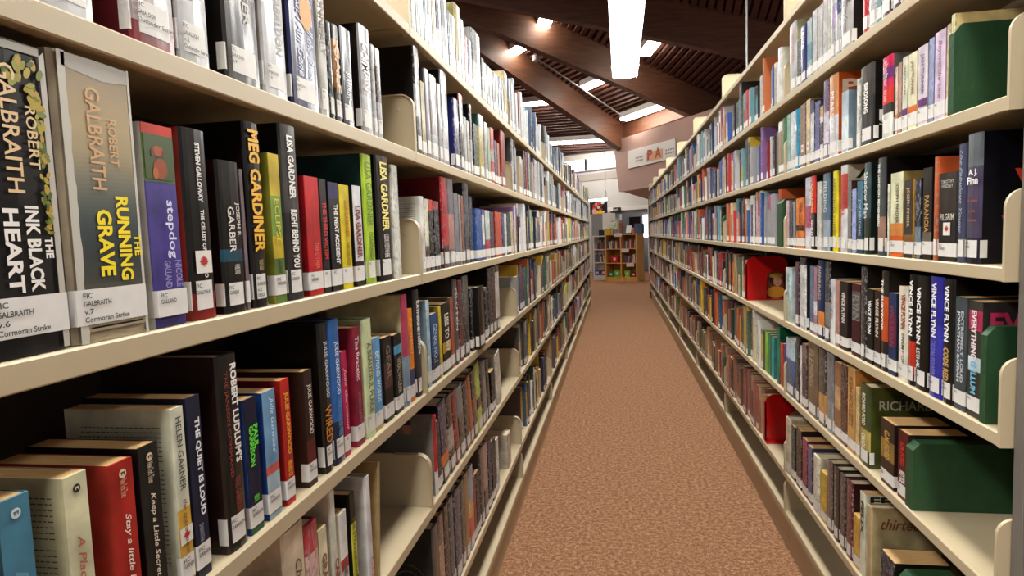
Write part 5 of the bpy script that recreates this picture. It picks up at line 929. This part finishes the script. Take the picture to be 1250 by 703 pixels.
('R', 'F', 1, 10, 2.1736, 2.235, 0.1926, 0.008, 'h', 'd0c8b4', 'c0b69c', 'thick cream white hardcover', '', {'lab': 'FIC'}),
('R', 'F', 1, 11, 2.2536, 2.3005, 0.2001, 0.008, 'p', '5c5478', '3c3850', 'violet paperback', '', {'lab': 'FIC'}),
('R', 'F', 1, 12, 2.3105, 2.3649, 0.2063, 0.008, 'p', '8c3444', '5c2430', 'rose red paperback', '', {'lab': 'FIC'}),
('R', 'F', 1, 13, 2.3806, 2.444, 0.2202, 0.008, 'p', '3c2a22', '2c1e18', 'dark brown paperback', '', {'lab': 'FIC'}),
('R', 'F', 1, 14, 2.466, 2.5111, 0.2076, 0.008, 'p', '2c3c30', '1c2820', 'dark green paperback', '', {'lab': 'FIC'}),
('R', 'F', 1, 15, 2.5227, 2.5882, 0.2179, 0.008, 'h', 'c8c0a8', 'b4ac94', 'cream tall hardcover', '', {'lab': 'FIC'})]

for rec in BOOKS: make_book(rec)

# ---------------------------------------------------------------- bookends
def green_end(zn, zf, s, h, lab, dep=.16, side='R', setb=.004):
    """folded green board bookend, its chamfered block standing at the near end of a row"""
    V, F = [], []; T = zf - zn
    extr([(0, 0), (dep, 0), (dep, h - .012), (dep - .012, h), (.014, h), (0, h - .016)], 0, T, 'y', V, F)
    root = thing('bookend', lab, 'bookend', (XR + setb, zn, SH[s] + .0006), 0, 'green board bookends on the right shelves')
    mesh('block', V, F, M['green'], None, root)
    for x in (.05, .105): box('crease', (x, x + .0015, -.0006, .0002, .004, h - .006), M['green'], root)
    return root
green_end(1.360, 1.381, 'B', .168, 'dark green bookend, nearest end of second row, right shelves', .2)
green_end(1.228, 1.247, 'D', .175, 'dark green bookend beside the multicolour lettered book, fourth row', .14)
green_end(1.500, 1.536, 'E', .153, 'large dark green bookend, fifth row, nearest right bay', .2)
green_end(1.528, 1.560, 'F', .15, 'green bookend low on sixth row, nearest right bay', .12)
green_end(2.60, 2.63, 'A', .2, 'green bookend beside pale cover, top row second right bay', .02, setb=.05)
green_end(2.640, 2.71, 'C', .186, 'green bookend, third row at the second right bay upright', .14)
green_end(4.0, 4.06, 'C', .157, 'green bookend in third row, third right bay', .14)
green_end(4.0, 4.06, 'F', .187, 'green bookend in sixth row, third right bay', .14)
green_end(5.41, 5.47, 'A', .19, 'green bookend in top row, far right shelves', .14)
green_end(8.225, 8.29, 'B', .18, 'green bookend in second row, far right shelves', .14)
def red_end(zn, s, h, lab):
    dep = .2; r = .035; x0, x1, zt = .1, .188, h * .52
    outer = [(0, 0), (dep, 0), (dep, h - r)] + [(dep - r + r * math.sin(a), h - r + r * math.cos(a)) for a in [PI / 2 - PI / 2 * i / 5 for i in range(6)]] + [(r - r * math.sin(a), h - r + r * math.cos(a)) for a in [PI / 2 * i / 5 for i in range(6)]]
    root = thing('bookend', lab, 'bookend', (XR + .004, zn, SH[s] + .0006), 0, 'red plastic bookends on the right shelves')
    # plate built from strips round an arched opening
    V, F = [], []; t = .006
    extr([(0, .006), (x0, .006), (x0, zt), (x0 + .01, zt + .02), (x0 + .03, zt + .03), (x0 + .03, h), (r, h), (r * .3, h - r * .3), (0, h - r)], 0, t, 'y', V, F)
    extr([(x1, .006), (dep, .006), (dep, h - r), (dep - r * .3, h - r * .3), (dep - r, h), (x1 - .03, h), (x1 - .03, zt + .03), (x1 - .01, zt + .02), (x1, zt)], 0, t, 'y', V, F)
    extr([(x0 + .03, zt + .03), (x1 - .03, zt + .03), (x1 - .03, h), (x0 + .03, h)], 0, t, 'y', V, F)
    mesh('plate', V, F, M['red'], None, root)
    box('foot', (0, dep, -.03, t, 0, .006), M['red'], root); box('front_rim', (-.002, .006, 0, .022, .006, h - r), M['red'], root)
    return root
red_end(3.34, 'D', .215, 'red plastic bookend before a portrait cover, fourth row')
red_end(2.93, 'F', .215, 'red plastic bookend with arched opening on the sixth row')
def loose_book(x, z0, z1, s, h, dep, spine, side, lab, kind='h', extra=None):
    root = thing('book', lab, 'book', (XR + x, z0, SH[s] + .0006), 0, 'books standing by the bookends in the second right bay')
    V, F, Cc, prof, b = cover_geo(z1 - z0, h, dep, kind == 'h', [(spine,)], side)
    mesh('cover', V, F, M['jacket' if kind == 'h' else 'paperback'], Cc, root)
    box('page_block', (b + .0021, dep - .003, b, z1 - z0 - b, .003, h - .003), M['pages_white'], root)
    if extra: extra(root)
    return root
def portrait(root):
    y = -.0008; el = lambda cx, cz, rx, rz: [(cx + rx * math.cos(i * .6283), 0, cz + rz * math.sin(i * .6283)) for i in range(10)]
    sh_ = lambda pts, k: [(a, y - k, c) for a, _, c in pts]
    art('cover_portrait', [(sh_([(.07, 0, .02), (.175, 0, .02), (.175, 0, .18), (.07, 0, .18)], 0), '7c3420'), (sh_(el(.14, .035, .045, .03), .0002), 'c88a28'), (sh_(el(.136, .1, .03, .03), .0003), '2c1812'),
        (sh_(el(.147, .09, .02, .026), .0004), 'c08c74'), (sh_(el(.14, .118, .034, .012), .0005), 'c8963c'), (sh_([(.143, 0, .094), (.15, 0, .096), (.15, 0, .098), (.143, 0, .097)], .0006), '2c1812'), (sh_([(.147, 0, .074), (.156, 0, .074), (.155, 0, .077), (.148, 0, .077)], .0006), '8c2c24')], root)
loose_book(.012, 3.36, 3.39, 'D', .2, .18, 'c8961c', '5c1c14', 'yellow spined book with woman portrait behind red bookend', extra=portrait)
loose_book(.012, 2.97, 3.01, 'F', .2, .18, 'a87c40', 'b09c78', 'tan book seen through the red bookend opening, sixth row')
def blee(root): lettering('cover_lettering', 'BLEEKER', '4c4a44', (.01, -.0008, .11), (1, 0, 0), (0, 0, 1), .07, .012, root)
loose_book(.008, 2.665, 2.70, 'A', .205, .13, 'd8d8dc', 'cfc6b4', 'pale cover facing the aisle end, top row second right bay', extra=blee)
def jan(root): lettering('cover_lettering', 'JANE', '9cc0a0', (.05, -.0008, .15), (1, 0, 0), (0, 0, 1), .1, .03, root)
loose_book(.01, 2.70, 2.735, 'E', .235, .17, '2c6c50', '164a34', 'green hardcover with large pale lettering, fifth row', extra=jan)
for za, zb, hh_, c1, c2, lab in ((2.60, 2.64, .175, '5c3c74', '4c3464', 'small purple paperback by the bracket, fifth row second right bay'), (2.65, 2.69, .175, 'b84434', '8c3028', 'small red paperback beside the purple one, fifth row'),
        (2.80, 2.845, .178, '2c8c84', '2c6c74', 'small teal paperback behind the green hardcover, fifth row'), (2.86, 2.9, .178, '3c7c4c', '2c5c3c', 'small mid green paperback, fifth row second right bay'), (2.915, 2.96, .18, '7cb03c', '5c8c2c', 'small lime green paperback, fifth row second right bay')):
    loose_book(.012, za, zb, 'E', hh_, .11, c1, c2, lab, 'p')

# ---------------------------------------------------------------- the remaining rows, too many and too far to pick apart
def far_books():
    V, F, Cc, FM = [], [], [], []
    cols = {'bright': ['dcd8d0', 'e4e0d8', 'cfc8bc', '8c1c24', 'b8282c', '1c2450', '2c4c8c', '16120f', '4c4c50', 'a88c60', 'd8b83c', '5c8c94', '3c6c3c', 'c85c2c', '6c4c7c', 'c8a8a8', '8c8c90', '3c2c28', 'd8c8a0'],
            'dark': ['16120f', '1c1a1c', '2c2826', '3c342c', '4c4c50', '5c1c20', '8c1c1c', '1c2440', '2c4c6c', '6c5038', 'a88c5c', 'c8b898', 'd8d4cc', '3c5c44', 'b05c28', '8c8c84', '5c4a44', 'c8a02c'],
            'white': ['e4e4e0', 'd8d8d4', 'ccccc8', 'e0dcd0', '24242a', '1c1c1e', '2c2a2a', '141416', '34302e', 'a09078', '4c5c78', '8c8c90', 'a8b8b8', 'c8b890', '5c6c80', '8c3c3c', 'd0c8dc', '9cb4c8'],
            'warm': ['8c5c44', 'a87c5c', '6c4434', 'b08c74', '7c3c34', '3c2c24', 'c89c5c', '8c7c6c', '5c4c48', 'c8b090', '9c5c50', '2c2420', 'a84c2c', '4c6440']}
    pal = {'LA': 'white', 'LB': 'white', 'LC': 'bright', 'LD': 'dark', 'LE': 'dark', 'LF': 'dark', 'RA': 'bright', 'RB': 'bright', 'RC': 'bright', 'RD': 'dark', 'RE': 'dark', 'RF': 'warm'}
    paper = lin('c4a878'); white = lin('dedbd6')
    gaps = {('R', 'A', 2): (2.735, None), ('R', 'C', 2): (2.715, None), ('R', 'D', 2): (3.395, None), ('R', 'E', 2): (2.985, None), ('R', 'F', 2): (3.015, None),
            ('R', 'C', 3): (4.07, None), ('R', 'F', 3): (4.07, None), ('R', 'A', 4): (5.48, None), ('R', 'B', 6): (8.3, None), ('R', 'F', 4): (5.5, None), ('L', 'F', 2): (3.05, 4.0), ('L', 'E', 2): (2.88, None)}
    def one(side, z0, z1, zb, h, dep, c, cs, hard, sticker, sb, mult):
        sx = -1 if side == 'L' else 1; X = sx * ((XL if side == 'L' else XR) + sb)
        T = z1 - z0; n = len(V); bl = .0015 if hard else 0
        us = [(.0015, z0), (-bl, z0 + T * .3), (-bl, z1 - T * .3), (.0015, z1)]
        lv = [zb, zb + .009, zb + .036, zb + h * mult, zb + h] if sticker else [zb, zb + .02, zb + h * mult, zb + h]
        ring = [(dep, z0)] + us + [(dep, z1)]
        for l in lv:
            for d, y in ring: V.append((X + sx * d, y, l))
        for l in range(len(lv) - 1):
            for i in range(5):
                a = n + l * 6 + i; f = (a, a + 1, a + 7, a + 6); F.append(f if side == 'R' else f[::-1])
                if i in (0, 4): Cc.append(cs); FM.append(len(F) - 1)
                elif sticker and l == 1: Cc.append(white); FM.append((len(F) - 1))
                elif l == len(lv) - 2: Cc.append(cs if T > .02 else c)
                else: Cc.append(c)
        t = len(V); g = .004 if hard else .0008
        for d, y in ((.003, z0), (.003, z1), (dep, z1), (dep, z0)): V.append((X + sx * d, y, zb + h - g))
        F.append((t, t + 1, t + 2, t + 3) if side == 'L' else (t + 3, t + 2, t + 1, t)); Cc.append(paper); FM.append(len(F) - 1)
    r = random.Random(11); cnt = 0
    for side, zs, first in (('L', LZ, 2), ('R', RZ, 2)):
        for b in range(first, 8 if side == 'L' else 9):
            for s in 'ABCDEF':
                lo, hi = zs[b] + .006, zs[b] + BAY - .006
                g = gaps.get((side, s, b))
                if g: lo = g[0] or lo; hi = g[1] or hi
                elif r.random() < .45: hi -= r.uniform(.0, .18) if side == 'L' else 0; lo += r.uniform(0, .12) if side == 'R' else 0
                z = lo; grp = None; left = 0
                P = cols[pal[side + s]]
                if r.random() < .25: P = cols['bright']
                while True:
                    if left <= 0:
                        grp = (r.choice(P), r.random() < .55, r.uniform(.165, .18) if r.random() < .4 else r.uniform(.2, .245)); left = r.choice([1, 1, 1, 2, 3, 5])
                    left -= 1
                    T = r.uniform(.014, .052); 
                    if r.random() < .15: T = r.uniform(.05, .07)
                    if z + T > hi: break
                    hard = grp[2] > .19; h = grp[2] + r.uniform(-.006, .006)
                    col = grp[0] if grp[1] and r.random() < .6 else r.choice(P)
                    c = lin(col); v = r.uniform(.8, 1.15); c = tuple(min(.42 if s in 'AB' else .6, q * v) for q in c)  # top two rows capped darker against pendant glare
                    cs = c if r.random() < .5 else lin(r.choice(P))
                    if s in 'AB' and side == 'R': pass
                    one(side, z, z + T - .001, SH[s] + .0008, h, r.uniform(.11, .17), c, cs, hard, r.random() < .85, r.choice([.004, .008, .012, .02, .03]), r.choice([.55, .7, .82, .9]))
                    z += T + (r.uniform(.004, .02) if r.random() < .08 else 0); cnt += 1
    fm = [0] * len(F)
    for i in FM: fm[i] = 1
    o = mesh('book', V, F, None, Cc, mats=[M['far_cover'], M['far_plain']], fm=fm)
    tag(o, 'long rows of upright library books filling the farther shelves', 'books', kind='stuff')
far_books()
